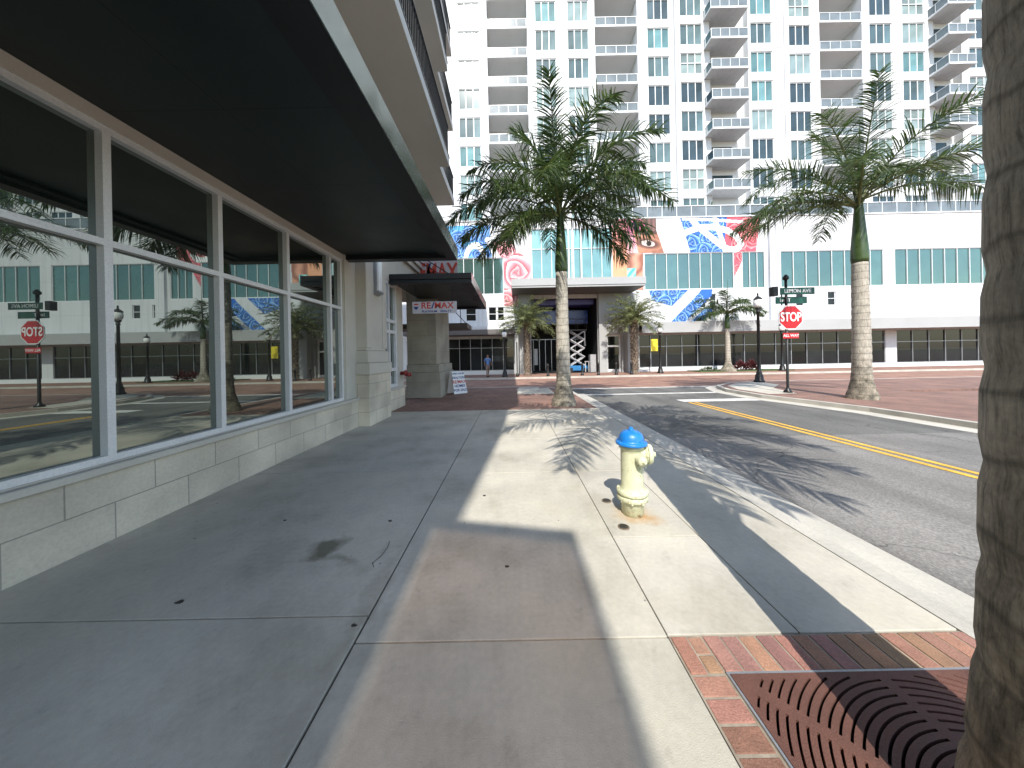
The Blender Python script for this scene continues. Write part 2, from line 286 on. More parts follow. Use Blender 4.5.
# ------------------------------------------------------------------ mesh builder
class MB:
    def __init__(s): s.v = []; s.f = []; s.mi = []; s.c = []; s.sm = []
    def face(s, pts, mi=0, c=(1, 1, 1), sm=False):
        i = len(s.v); s.v += [tuple(p) for p in pts]; s.f.append(tuple(range(i, i+len(pts)))); s.mi.append(mi); s.c.append(c); s.sm.append(sm)
    def box(s, x0, x1, y0, y1, z0, z1, mi=0, c=(1, 1, 1)):
        i = len(s.v)
        s.v += [(x0,y0,z0),(x1,y0,z0),(x1,y1,z0),(x0,y1,z0),(x0,y0,z1),(x1,y0,z1),(x1,y1,z1),(x0,y1,z1)]
        for q in ((0,3,2,1),(4,5,6,7),(0,1,5,4),(1,2,6,5),(2,3,7,6),(3,0,4,7)):
            s.f.append(tuple(i+k for k in q)); s.mi.append(mi); s.c.append(c); s.sm.append(False)
    def prism(s, poly, z0, z1, mi=0, c=(1, 1, 1)):
        n = len(poly); i = len(s.v)
        s.v += [(p[0], p[1], z0) for p in poly] + [(p[0], p[1], z1) for p in poly]
        s.f.append(tuple(i+k for k in reversed(range(n)))); s.f.append(tuple(i+n+k for k in range(n)))
        for k in range(n): s.f.append((i+k, i+(k+1) % n, i+n+(k+1) % n, i+n+k))
        s.mi += [mi]*(n+2); s.c += [c]*(n+2); s.sm += [False]*(n+2)
    def lathe(s, prof, n=24, cx=0, cy=0, mi=0, axis='Z', o=(0, 0, 0), c=(1, 1, 1), caps=True, jit=0):
        i = len(s.v)
        for (r, z) in prof:
            for k in range(n):
                a = 2*math.pi*k/n; rr = r*(1+jit*math.sin(3*a+z*2)*.5)
                if axis == 'Z': s.v.append((cx+rr*math.cos(a), cy+rr*math.sin(a), z))
                elif axis == 'X': s.v.append((o[0]+z, o[1]+rr*math.cos(a), o[2]+rr*math.sin(a)))
                else: s.v.append((o[0]+rr*math.cos(a), o[1]+z, o[2]-rr*math.sin(a)))
        m = len(prof)
        for j in range(m-1):
            for k in range(n):
                s.f.append((i+j*n+k, i+j*n+(k+1) % n, i+(j+1)*n+(k+1) % n, i+(j+1)*n+k)); s.mi.append(mi); s.c.append(c); s.sm.append(True)
        if caps:
            s.f.append(tuple(i+k for k in reversed(range(n)))); s.f.append(tuple(i+(m-1)*n+k for k in range(n)))
            s.mi += [mi, mi]; s.c += [c, c]; s.sm += [False, False]
    def tube(s, pts, rad, n=6, mi=0, c=(1, 1, 1)):
        i = len(s.v); P = [Vector(p) for p in pts]; m = len(P)
        rad = rad if hasattr(rad, '__len__') else [rad]*m
        for j, p in enumerate(P):
            t = (P[min(j+1, m-1)]-P[max(j-1, 0)]).normalized()
            u = t.cross(Vector((0, 0, 1)));
            if u.length < .05: u = t.cross(Vector((0, 1, 0)))
            u.normalize(); w = u.cross(t)
            for k in range(n):
                a = 2*math.pi*k/n; s.v.append(tuple(p+(u*math.cos(a)+w*math.sin(a))*rad[j]))
        for j in range(m-1):
            for k in range(n):
                s.f.append((i+j*n+k, i+j*n+(k+1) % n, i+(j+1)*n+(k+1) % n, i+(j+1)*n+k)); s.mi.append(mi); s.c.append(c); s.sm.append(n > 4)
        s.f.append(tuple(i+k for k in reversed(range(n)))); s.f.append(tuple(i+(m-1)*n+k for k in range(n)))
        s.mi += [mi, mi]; s.c += [c, c]; s.sm += [False, False]
    def build(s, name, mats, parent=None, bevel=0, seg=1):
        me = bpy.data.meshes.new(name)
        off = origin(parent)
        me.from_pydata([(v[0]-off[0], v[1]-off[1], v[2]-off[2]) for v in s.v], [], s.f)
        if not hasattr(mats, '__len__'): mats = [mats]
        for m in mats: me.materials.append(m)
        me.polygons.foreach_set('material_index', s.mi); me.polygons.foreach_set('use_smooth', s.sm)
        at = me.color_attributes.new('Col', 'FLOAT_COLOR', 'CORNER')
        buf = []
        for p, c in zip(me.polygons, s.c):
            for _ in range(p.loop_total): buf += [c[0], c[1], c[2], 1.]
        at.data.foreach_set('color', buf)
        me.update()
        bm = bmesh.new(); bm.from_mesh(me); bmesh.ops.recalc_face_normals(bm, faces=bm.faces) if s.closed() else None
        bm.to_mesh(me); bm.free()
        o = bpy.data.objects.new(name, me); COL.objects.link(o)
        if parent: o.parent = parent
        if bevel:
            b = o.modifiers.new('bevel', 'BEVEL'); b.width = bevel; b.segments = seg; b.limit_method = 'ANGLE'; b.angle_limit = R(40)
        return o
    _closed = True
    def closed(s): return s._closed

def origin(o):
    v = Vector((0, 0, 0))
    while o is not None: v += o.location; o = o.parent
    return v
def tag(o, label=None, cat=None, group=None, kind=None):
    if label: o['label'] = label
    if cat: o['category'] = cat
    if group: o['group'] = group
    if kind: o['kind'] = kind
    return o
def thing(name, label, cat, loc=(0, 0, 0), rz=0, group=None):
    o = bpy.data.objects.new(name, None); COL.objects.link(o); o.empty_display_size = .2
    o.location = loc; o.rotation_euler = (0, 0, rz); return tag(o, label, cat, group)
def copy_tree(o, parent=None):
    c = o.copy(); COL.objects.link(c); c.parent = parent
    for ch in [x for x in COL.objects if x.parent == o]: copy_tree(ch, c)
    return c
def struct(o): return tag(o, kind='structure')
def text(name, body, size, m, parent, loc, rot, ext=.004, sx=1., align='CENTER', sp=1.):
    cu = bpy.data.curves.new(name, 'FONT'); cu.body = body; cu.size = size; cu.extrude = ext; cu.offset = .022*size; cu.align_x = align; cu.align_y = 'CENTER'; cu.space_character = sp
    cu.materials.append(m)
    o = bpy.data.objects.new(name, cu); COL.objects.link(o); o.parent = parent
    bpy.context.view_layer.update()
    me = bpy.data.meshes.new_from_object(o.evaluated_get(bpy.context.evaluated_depsgraph_get()))
    bpy.data.objects.remove(o); o = bpy.data.objects.new(name, me); COL.objects.link(o); o.parent = parent
    off = origin(parent); o.location = Vector(loc)-off; o.rotation_euler = rot; o.scale = (sx, 1, 1)
    return o
FACE = (R(90), 0, 0)     # text that faces the camera side (-Y)

# ------------------------------------------------------------------ camera
F, H, ROLL = 300., 1.6, R(1.12)
cam_d = bpy.data.cameras.new('Camera'); cam = bpy.data.objects.new('Camera', cam_d); COL.objects.link(cam)
c, s = math.cos(ROLL), math.sin(ROLL)
mw = Matrix(((c, s, 0, 0), (0, 0, -1, 0), (-s, c, 0, H), (0, 0, 0, 1)))
cam.matrix_world = mw
cam_d.sensor_width = 36; cam_d.sensor_fit = 'HORIZONTAL'; cam_d.lens = F/1024*36; cam_d.shift_y = -28/1024; cam_d.clip_end = 3000; cam_d.clip_start = .05
scene.camera = cam

# ------------------------------------------------------------------ light
EL = math.atan2(1, .9455); AZ = math.atan2(-.10, -.94)
world = bpy.data.worlds.new('World'); scene.world = world; world.use_nodes = True
nt = world.node_tree; nt.nodes.clear()
sky = nt.nodes.new('ShaderNodeTexSky'); sky.sky_type = 'NISHITA'; sky.sun_disc = False; sky.sun_elevation = EL; sky.sun_rotation = AZ
sky.air_density = 1.1; sky.dust_density = .8
bg = nt.nodes.new('ShaderNodeBackground'); bg.inputs[1].default_value = .148; wo = nt.nodes.new('ShaderNodeOutputWorld')
nt.links.new(sky.outputs[0], bg.inputs[0]); nt.links.new(bg.outputs[0], wo.inputs[0])
ld = bpy.data.lights.new('sun', 'SUN'); ld.energy = 2.9; ld.angle = R(.35); ld.color = (1., .955, .88)
sun = bpy.data.objects.new('sun', ld); COL.objects.link(sun)
sun.rotation_euler = Vector((-.10, -.94, 1.)).to_track_quat('Z', 'Y').to_euler()
scene.view_settings.view_transform = 'Standard'; scene.view_settings.look = 'None'; scene.view_settings.exposure = 1.13; scene.view_settings.gamma = 1
scene.render.engine = 'CYCLES'
scene.cycles.max_bounces = 5; scene.cycles.diffuse_bounces = 4; scene.cycles.glossy_bounces = 4; scene.cycles.caustics_reflective = False; scene.cycles.caustics_refractive = False
scene.cycles.use_denoising = True; scene.cycles.sample_clamp_indirect = 6

# ------------------------------------------------------------------ ground
g = MB(); g.box(-600, 600, -600, 900, -.6, -.3); struct(g.build('ground', M['grass']))
g = MB(); g.box(-12, 11, -60, 6.1, -.29, -.13); struct(g.build('road', M['asphalt_old']))
g = MB(); g.box(2.0, 11, 6.1, 15.4, -.29, -.13); struct(g.build('road', M['asphalt_new']))
g = MB(); g.box(-80, 90, 15.4, 22.4, -.29, -.129); struct(g.build('cross_street', M['brick_street']))
# road markings
g = MB(); g.box(6.06, 6.16, -60, 10.4, -.128, -.124); g.box(6.27, 6.37, -60, 10.4, -.128, -.124); struct(g.build('centre_line', M['yellow_line']))
g = MB(); g.box(6.0, 9.3, 10.55, 11.05, -.128, -.124); struct(g.build('stop_bar', M['white_line']))
g = MB(); g.box(2.75, 9.2, 12.75, 13.0, -.128, -.124); g.box(2.75, 10.2, 15.1, 15.35, -.128, -.124); struct(g.build('crosswalk_lines', M['white_line']))

# sidewalk slabs, joints are real gaps
g = MB()
def slabs(xs, ys):
    for i in range(len(xs)-1):
        for j in range(len(ys)-1):
            t = rnd.uniform(.93, 1.04); w = (t*rnd.uniform(.99, 1.01), t, t*rnd.uniform(.975, 1.01))
            g.box(xs[i]+gx, xs[i+1]-gx, ys[j]+.0045, ys[j+1]-.0045, -.1, 0, c=w)
gx = .009; slabs([-3.8, -.92], [-9, -6.2, -3.4, -.7, 1.87, 4.25, 5.9, 7.45, 8.95])
gx = .004; slabs([-.92, .85], [-9, -6.2, -3.2, -.76, 1.69, 4.12, 5.8, 7.4, 8.95])
gx = .003; slabs([.85, 1.6], [1.7, 2.62, 4.12, 5.8, 7.4, 8.95]); slabs([1.6, 2.5], [1.7, 4.9, 8.95])
slabs([.85, 2.5], [-9, -6.2, -3.2, -.13]);
slabs([-3.8, -.92, .85, 2.5], [-60, -40, -30, -20, -9])
struct(g.build('sidewalk', M['concrete'], bevel=.004, seg=2))
g = MB(); g.box(-3.8, .86, -60, 8.95, -.28, -.018); g.box(.86, 2.5, -60, -.1, -.28, -.018); g.box(.86, 2.5, 1.65, 8.95, -.28, -.018); g.box(.86, 2.5, -.1, 1.65, -.28, -.125); struct(g.build('joint_bed', M['joint']))
# brick plaza with rounded corner
def arc(cx, cy, r, a0, a1, n=10): return [(cx+r*math.cos(R(a0+(a1-a0)*k/n)), cy+r*math.sin(R(a0+(a1-a0)*k/n))) for k in range(n+1)]
g = MB(); poly = [(-80, 10.6), (-3.8, 10.6), (-3.8, 8.955), (2.5, 8.955)]+arc(.3, 13.2, 2.2, 0, 90)+[(-80, 15.4)]
g.prism(poly, -.29, -.001); struct(g.build('brick_plaza', M['brick_plaza']))
def along(poly, w, z0, z1, m, name, side=1):
    n = len(poly); nor = []
    for i in range(n):
        a = Vector(poly[max(i-1, 0)]); b = Vector(poly[min(i+1, n-1)]); t = (b-a).normalized(); nor.append(Vector((t.y, -t.x))*side)
    g = MB()
    for i in range(n-1):
        a, b = Vector(poly[i]), Vector(poly[i+1]); a2, b2 = a+nor[i]*w, b+nor[i+1]*w
        q = [tuple(a), tuple(b), tuple(b2), tuple(a2)]
        g.prism(q, z0, z1)
    return struct(g.build(name, m))
L = [(2.503, -60), (2.503, -20), (2.503, 0), (2.503, 8)]+[(2.503, 13.2)]+arc(.3, 13.2, 2.203, 8, 90)+[(-20, 15.403), (-80, 15.403)]
along(L, .15, -.29, .002, M['gutter'], 'kerb')
L2 = [(2.656, -60), (2.656, -20), (2.656, 0), (2.656, 8), (2.656, 13.2)]
along(L2, .48, -.29, -.122, M['gutter'], 'gutter')
# ramp pad at the corner
g = MB(); g.box(.2, 1.75, 12.5, 14.6, 0, .003); g.box(.3, 1.3, 14.65, 15.1, 0, .003); struct(g.build('ramp_pad', M['concrete']))
# right hand corner and sidewalk
RK = [(9.9, -60), (9.9, 8.2), (9.6, 9.6), (9.25, 11), (9.3, 12.8), (9.9, 14.3), (11.2, 15.4), (13.2, 15.95), (30, 16.1), (90, 16.1)]
g = MB(); g.prism(RK+[(90, 12), (14.8, 11.5), (14.8, -60)], -.29, 0.0); struct(g.build('right_sidewalk', M['brick_plaza']))
along(RK, .16, -.29, .002, M['gutter'], 'kerb', -1)
along([(p[0]-.15, p[1]) for p in RK[:8]], .5, -.29, -.121, M['gutter'], 'gutter', -1)
g = MB(); g.prism([(9.55, 11.2), (9.6, 12.8), (10.1, 14.1), (11.3, 15.2), (12.9, 15.7), (12.6, 14.2), (11.2, 12.9), (10.6, 11.2)], 0, .003); struct(g.build('ramp_pad', M['concrete']))
g = MB(); g.box(14.8, 200, -60, 11, -.29, .0); struct(g.build('side_pavement', M['brick_plaza']))
# far sidewalk
g = MB(); g.box(-80, 90, 22.45, 27, -.29, 0.0); struct(g.build('far_sidewalk', M['brick_street']))
g = MB(); g.box(-80, 90, 22.3, 22.447, -.29, .003); struct(g.build('kerb', M['gutter']))
g = MB(); g.box(-80, 90, 16.1-.0, 16.1, -.29, -.29)
g = MB(); g.box(15.2, 22.8, 24.2, 26.1, 0, .06); struct(g.build('planting_bed', M['grass']))

# brick border round the tree grate
g = MB(); gx0, gx1, gy0, gy1 = 1.035, 2.495, .03, 1.495
def paver(x0, x1, y0, y1):
    t = rnd.uniform(.72, 1.2); h = rnd.uniform(-.003, .003)
    g.box(x0+.005, x1-.005, y0+.005, y1-.005, -.08, -.001+h, c=(t*rnd.uniform(.93, 1.12), t*rnd.uniform(.9, 1.12), t*rnd.uniform(.8, 1.15)))
y = 1.49
while y > -.1: paver(.858, 1.03, y-.099, y); y -= .1
paver(.858, .95, 1.49, 1.695); paver(.95, 1.035, 1.59, 1.695); paver(.95, 1.035, 1.495, 1.59)
x = 1.036
while x < 2.48: paver(x, x+.0985, 1.497, 1.695); x += .0995
x = 1.036
while x < 2.48: paver(x, x+.0985, -.125, .028); x += .0995
struct(g.build('brick_border', M['paver'], bevel=.004, seg=2))
g = MB(); g.box(.853, 2.5, gy1, 1.699, -.1, -.006); g.box(.853, 2.5, -.13, gy0, -.1, -.006); g.box(.853, gx0, gy0, gy1, -.1, -.006); struct(g.build('mortar_bed', surf('mortar', (.30, .255, .20), .95, 0, .3, 12)))
# grate: plate cut through by ring slots
gt = thing('tree_grate', 'rust brown cast iron tree grate with curved slots set in the brick border', 'tree grate', ((gx0+gx1)/2, (gy0+gy1)/2, 0))
from mathutils.geometry import delaunay_2d_cdt
cx, cy = (gx0+gx1)/2, (gy0+gy1)/2; hw = .695; loops = []
r = .36
while r < .95:
    NS = 768; run = []
    for k in range(NS+1):
        a = 2*math.pi*k/NS+.001; x, y = r*math.cos(a), r*math.sin(a)
        ok = abs(x) < hw and abs(y) < hw and k < NS
        for q in range(8):
            d = abs(((a-q*math.pi/4+math.pi) % (2*math.pi))-math.pi)
            if d*r < .022: ok = False
        if ok: run.append(a)
        elif run:
            if (run[-1]-run[0])*r > .03:
                n = max(2, int((run[-1]-run[0])*r/.03)); a0, a1 = run[0], run[-1]; P = [a0+(a1-a0)*i/n for i in range(n+1)]
                loops.append([((r-.0048)*math.cos(t), (r-.0048)*math.sin(t)) for t in P]+[((r+.0048)*math.cos(t), (r+.0048)*math.sin(t)) for t in reversed(P)])
            run = []
    r += .032
loops.append([(.30*math.cos(2*math.pi*k/48), .30*math.sin(2*math.pi*k/48)) for k in range(48)])
wq = (gx1-gx0)/2-.012; wr = (gy1-gy0)/2-.012
outer = [(-wq, -wr), (wq, -wr), (wq, wr), (-wq, wr)]
vs, es = [], []
for lp in [outer]+loops:
    i = len(vs); vs += [Vector(p) for p in lp]; es += [(i+k, i+(k+1) % len(lp)) for k in range(len(lp))]
ov, oe, of, _, _, _ = delaunay_2d_cdt(vs, es, [], 0, 1e-7)
def inside(p, lp):
    c_ = False; j = len(lp)-1
    for i in range(len(lp)):
        if (lp[i][1] > p[1]) != (lp[j][1] > p[1]) and p[0] < (lp[j][0]-lp[i][0])*(p[1]-lp[i][1])/(lp[j][1]-lp[i][1])+lp[i][0]: c_ = not c_
        j = i
    return c_
boxes = [(min(p[0] for p in l), max(p[0] for p in l), min(p[1] for p in l), max(p[1] for p in l), l) for l in loops]
pl = MB(); pl._closed = False
for f in of:
    q = [ov[i] for i in f]; mx = sum(p[0] for p in q)/len(q); my = sum(p[1] for p in q)/len(q)
    if abs(mx) > wq or abs(my) > wr: continue
    if any(b[0] <= mx <= b[1] and b[2] <= my <= b[3] and inside((mx, my), b[4]) for b in boxes): continue
    pl.face([(cx+p[0], cy+p[1], .008) for p in q])
for lp in [outer]+loops:
    for k in range(len(lp)):
        p, q = lp[k], lp[(k+1) % len(lp)]
        pl.face([(cx+p[0], cy+p[1], .008), (cx+q[0], cy+q[1], .008), (cx+q[0], cy+q[1], -.02), (cx+p[0], cy+p[1], -.02)])
pl.build('plate', M['grate'], gt)
fr = MB()
for q in ((gx0, gx1, gy0, gy0+.010), (gx0, gx1, gy1-.010, gy1), (gx0, gx0+.010, gy0+.010, gy1-.010), (gx1-.010, gx1, gy0+.010, gy1-.010)): fr.box(*q, -.03, .006)
fr.build('frame', M['lamp_body'], gt)
g = MB(); g.box(gx0, gx1, gy0, gy1, -.12, -.07); struct(g.build('soil', M['soil']))

# ------------------------------------------------------------------ wall helper
def wall_open(g, a0, a1, b0, b1, opens, fn, depth=.15, mi=0):
    """front faces of a wall rectangle with rectangular openings + their reveals; fn(a,b,d) maps to xyz, d>0 goes inwards"""
    A = sorted(set([a0, a1]+[v for o in opens for v in (o[0], o[1]) if a0 < v < a1])); B = sorted(set([b0, b1]+[v for o in opens for v in (o[2], o[3]) if b0 < v < b1]))
    for i in range(len(A)-1):
        for j in range(len(B)-1):
            ma, mb = (A[i]+A[i+1])/2, (B[j]+B[j+1])/2
            if any(o[0] < ma < o[1] and o[2] < mb < o[3] for o in opens): continue
            g.face([fn(A[i], B[j], 0), fn(A[i+1], B[j], 0), fn(A[i+1], B[j+1], 0), fn(A[i], B[j+1], 0)], mi)
    for o in opens:
        x0, x1, z0, z1 = o
        for (p, q) in (((x0, z0), (x1, z0)), ((x1, z0), (x1, z1)), ((x1, z1), (x0, z1)), ((x0, z1), (x0, z0))):
            g.face([fn(p[0], p[1], 0), fn(q[0], q[1], 0), fn(q[0], q[1], depth), fn(p[0], p[1], depth)], mi)
def fy(y): return lambda a, b, d: (a, y+d, b)
def fx(x): return lambda a, b, d: (x-d, a, b)
def glazing(parent, name, a0, a1, b0, b1, va, hb, fn, gm, fm, fw=.05, inset=.1, gtint=None, fd=.06, groups=None):
    """one window: pane mesh with a frame child. va / hb = positions of mullions / transoms"""
    g = MB(); g._closed = False
    A = [a0]+list(va)+[a1]; B = [b0]+list(hb)+[b1]
    for i in range(len(A)-1):
        for j in range(len(B)-1):
            t = gtint(i, j) if gtint else (1, 1, 1)
            g.face([fn(A[i], B[j], inset), fn(A[i+1], B[j], inset), fn(A[i+1], B[j+1], inset), fn(A[i], B[j+1], inset)], 0, t)
    w = g.build(name, gm, parent)
    f = MB()
    def bar(p0, p1, q0, q1, o=0.):
        pts = [fn(p, q, d) for d in (inset+.01, inset-fd-o) for (p, q) in ((p0, q0), (p1, q0), (p1, q1), (p0, q1))]
        i = len(f.v); f.v += pts
        for q in ((0, 3, 2, 1), (4, 5, 6, 7), (0, 1, 5, 4), (1, 2, 6, 5), (2, 3, 7, 6), (3, 0, 4, 7)):
            f.f.append(tuple(i+k for k in q)); f.mi.append(0); f.c.append((1, 1, 1)); f.sm.append(False)
    bar(a0, a1, b0, b0+fw); bar(a0, a1, b1-fw, b1); bar(a0, a0+fw, b0+fw, b1-fw); bar(a1-fw, a1, b0+fw, b1-fw)
    for v in va: bar(v-fw/2, v+fw/2, b0+fw, b1-fw, .002)
    for h in hb: bar(a0+fw, a1-fw, h-fw/2, h+fw/2, .005)
    f.build('frame', fm, w)
    return w

# ------------------------------------------------------------------ LEFT BUILDING
WX = -3.7
lb = thing('corner_building', 'cream corner building with stone base, shop windows and balconies along the sidewalk', 'building', (WX, 0, 0))
g = MB(); g._closed = False
op = [(-6.0, -1.3, .70, 3.8), (-1.0, 6.62, .70, 3.8)]
wall_open(g, -40, 7.1, .66, 8.2, op, fx(WX), .16)
op2 = [(8.62, 9.72, .70, 3.95)]
wall_open(g, 7.1, 10.2, .66, 8.2, op2, fx(WX), .16)
g.face([(WX, 10.2, 0), (WX-6, 10.2, 0), (WX-6, 10.2, 4.3), (WX, 10.2, 4.3)])
g.box(WX-12, WX-.01, 10.21, 14.5, 4.3, 8.19)
g.box(WX-12, WX, -60, 14.5, 8.5, 18.1)
g.build('wall', M['plaster'], lb)
# stone base courses
g = MB(); g.box(WX-.3, WX+.045, -40, 7.1, -.02, .62); g.box(WX-.3, WX+.045, 8.35, 10.2, -.02, .62); g.build('stone_base', M['stone'], lb, bevel=.006)
g = MB(); g.box(WX-.3, WX+.085, -40, 7.09, .623, .69); g.box(WX-.3, WX+.085, 8.36, 10.22, .623, .69); g.build('sill', M['plaster'], lb, bevel=.01)
# window surround
for q in ((6.64, 6.78), (-1.15, -1.02)):
    g = MB(); g.box(WX-.05, WX+.03, *q, .70, 3.95); g.build('window_surround', M['plaster'], lb, bevel=.008)
glazing(lb, 'shop_window', -1.0, 6.62, .70, 3.8, [-.5, .6, 1.7, 2.78, 3.86, 5.03, 6.2], [2.72], fx(WX), M['glass_near'], M['alu'], .06, .09, fd=.07)
glazing(lb, 'shop_window', -6.0, -1.3, .70, 3.8, [-4.8, -3.6, -2.4], [2.72], fx(WX), M['glass_near'], M['alu'], .075, .09, fd=.07)
glazing(lb, 'shop_window', 8.62, 9.72, .70, 3.95, [9.15], [1.25, 2.42, 2.75], fx(WX), M['glass_near'], M['alu'], .10, .09, fd=.07)
# pilaster
g = MB(); g.box(WX-.02, -3.38, 7.1, 8.33, -.02, 1.22); g.build('pilaster_base', M['stone'], lb, bevel=.012)
g = MB(); g.box(WX-.02, -3.35, 7.07, 8.36, 1.223, 1.50); g.box(WX-.02, -3.41, 7.12, 8.31, 1.503, 1.80)
g.box(WX-.02, -3.47, 7.16, 8.27, 1.803, 4.6); g.box(WX-.02, -3.44, 7.145, 7.38, 1.86, 4.597); g.box(WX-.02, -3.44, 8.05, 8.285, 1.86, 4.597); g.box(WX-.02, -3.40, 7.1, 8.33, 4.603, 4.95)
g.build('pilaster', M['plaster'], lb, bevel=.012)
g = MB(); g.box(WX-.02, WX+.10, -40, 14.5, 4.96, 5.15); g.box(WX-.02, WX+.18, -40, 14.52, 5.153, 5.3); g.box(WX-.02, WX+.12, -40, 14.5, 6.6, 6.8); g.build('cornice', M['plaster'], lb, bevel=.01)
# corner pillar
g = MB(); g.box(-4.25, -2.86, 11.95, 14.6, -.02, 1.0); g.box(-4.22, -2.92, 11.98, 14.57, 1.003, 1.32)
g.box(-4.2, -3.02, 12.02, 14.5, 1.323, 4.3)
g.build('corner_pillar', M['stone_dark'], lb, bevel=.015)
g = MB(); g.box(-12.4, -11.2, 11.98, 14.5, -.02, 4.3); g.build('corner_pillar', M['stone_dark'], lb, bevel=.015)
# floor slabs with balconies
for zf in (8.2, 11.5, 14.8, 18.1):
    g = MB(); (g.prism([(WX-12, -16), (-3.0, -16), (-3.0, -14.3), (-2.35, -14.1), (-2.06, -11), (-1.95, -8), (-1.62, -7.4), (-1.62, 10.4), (WX-12, 10.4)], zf, zf+.28) if zf > 18 else g.box(WX+.001, -2.04, -9, 10.4, zf, zf+.28)); sA = g.build('balcony', M['soffit'], lb)  # top one is an unseen roof slab, outline shaped for the walk's sunlit edge
    if zf > 18: continue
    g = MB()
    g.box(-2.12, -2.04+.012, -9, 10.412, zf+.285, zf+.34)
    g.box(-2.10, -2.04, -9, 10.4, zf+1.32, zf+1.37)
    y = -9
    while y < 10.4: g.box(-2.085, -2.06, y, y+.02, zf+.34, zf+1.32); y += .12
    x = WX+.1
    while x < -2.1: g.box(x, x+.02, 10.36, 10.385, zf+.34, zf+1.32); x += .12
    g.box(WX+.05, -2.10, 10.35, 10.40, zf+1.32, zf+1.37)
    g.build('railing', M['rail'] if zf > 18 else M['black'], sA)
    g = MB(); g.box(WX+.001, -2.42, 10.403, 13.3, zf+.12, zf+.40); sB = g.build('balcony', M['soffit'], lb)
    g = MB(); g.box(-2.48, -2.43, 10.42, 13.28, zf+1.32, zf+1.37); y = 10.45
    while y < 13.28: g.box(-2.465, -2.445, y, y+.02, zf+.40, zf+1.32); y += .12
    g.build('railing', M['black'], sB)
for zf in (8.6, 11.9, 15.2):
    for ya in (-8, -3.5, 1, 5.5, 11):
        glazing(lb, 'upper_window', ya, ya+2.2, zf+.1, zf+2.4, [ya+1.1], [], fx(WX+.2), M['glass_tower'], M['alu'], .06, .16)
g = MB(); g.box(WX-12, WX+.2, -60, 14.6, 18.38, 19.0); g.build('roof', M['soffit'], lb)
# projecting wing behind the viewer, its corner throws the shade on the walk
g = MB(); g.prism([(-12, -60), (-1.95, -60), (-1.95, -8.3), (-12, -8.3)], 6.5, 11.9); wg = g.build('wing', M['plaster'], lb)
for y in (-11, -19, -27, -35): g = MB(); g.box(-2.6, -2.1, y-.3, y+.3, 0, 6.5); g.build('wing_pillar', M['stone'], lb)
# unseen tinted panel and frame, added to shape the warm light patch on the walk
g = MB(); g.prism([(-1.94, -40), (-.70, -40), (-.70, -8.55), (-1.94, -8.25)], 11.86, 11.88); g.build('light_patch_panel', M['tinted'], lb)
g = MB(); g.box(-.70, -.66, -40, -8.55, 11.84, 11.92); g.prism([(-1.94, -8.29), (-.66, -8.55), (-.66, -8.51), (-1.94, -8.25)], 11.8, 11.95); g.build('light_patch_frame', M['black'], lb)
# canopies
def canopy(y0, y1, x1, zb, zt, lab, pr=None):
    t = thing('canopy', lab, 'canopy', (WX, y0, zb), 0, 'flat metal canopies on the corner building')
    g = MB(); g.box(WX+.005, x1-.22, y0+.05, y1-.05, zb+.10, zb+.13); g.build('soffit_panel', M['canopy'], t)
    g = MB(); g.box(x1-.22, x1-.012, y0, y1, zb, zb+.10); g.box(x1-.36, x1-.223, y0+.2, y1-.2, zb+.05, zb+.099)
    g.box(WX+.005, x1-.22, y0, y0+.2, zb, zb+.099); g.box(WX+.005, x1-.22, y1-.2, y1, zb, zb+.099)
    g.box(WX+.005, x1-.012, y0+.004, y1-.004, zb+.131, zt); g.build('frame', M['canopy_frame'], t)
    g = MB(); g.box(x1-.010, x1, y0, y1, zb, zt+.01); g.build('fascia', M['canopy_edge'] if pr is None else pr, t)
    for y in ([y0+1, (y0+y1)/2, y1-1]): g = MB(); g.tube([(x1-.5, y, zt), (WX+.0, y, zt+1.3)], .018, 6); g.build('tie_rod', M['black'], t)
    return t
canopy(-7, 6.9, -1.2, 3.82, 4.10, 'long black metal canopy over the big shop windows, its edge running overhead')
canopy(9.12, 14.3, -1.18, 3.86, 4.16, 'shorter black metal canopy beyond the pilaster, with the hanging sign under it')
t = thing('canopy', 'small dark canopy low beyond the corner pillar', 'canopy', (-5, 19.0, 3.2)); 
bpy.data.objects.remove(t)
t = thing('canopy', 'small brown canopy slung lower at the corner, beyond the hanging sign', 'canopy', (-4.5, 14.62, 3.1), 0, 'flat metal canopies on the corner building')
g = MB(); g.box(-7, -2.15, 14.62, 16.2, 3.02, 3.26); g.build('frame', surf('brown_canopy', (.10, .085, .075), .6), t, bevel=.01)
for q in ([(-2.5, 14.9, 3.26), (-2.5, 14.55, 5.0)], [(-2.3, 16.0, 3.26), (-3.9, 14.5, 5.1)]): g = MB(); g.tube(q, .018, 6); g.build('tie_rod', M['black'], t)
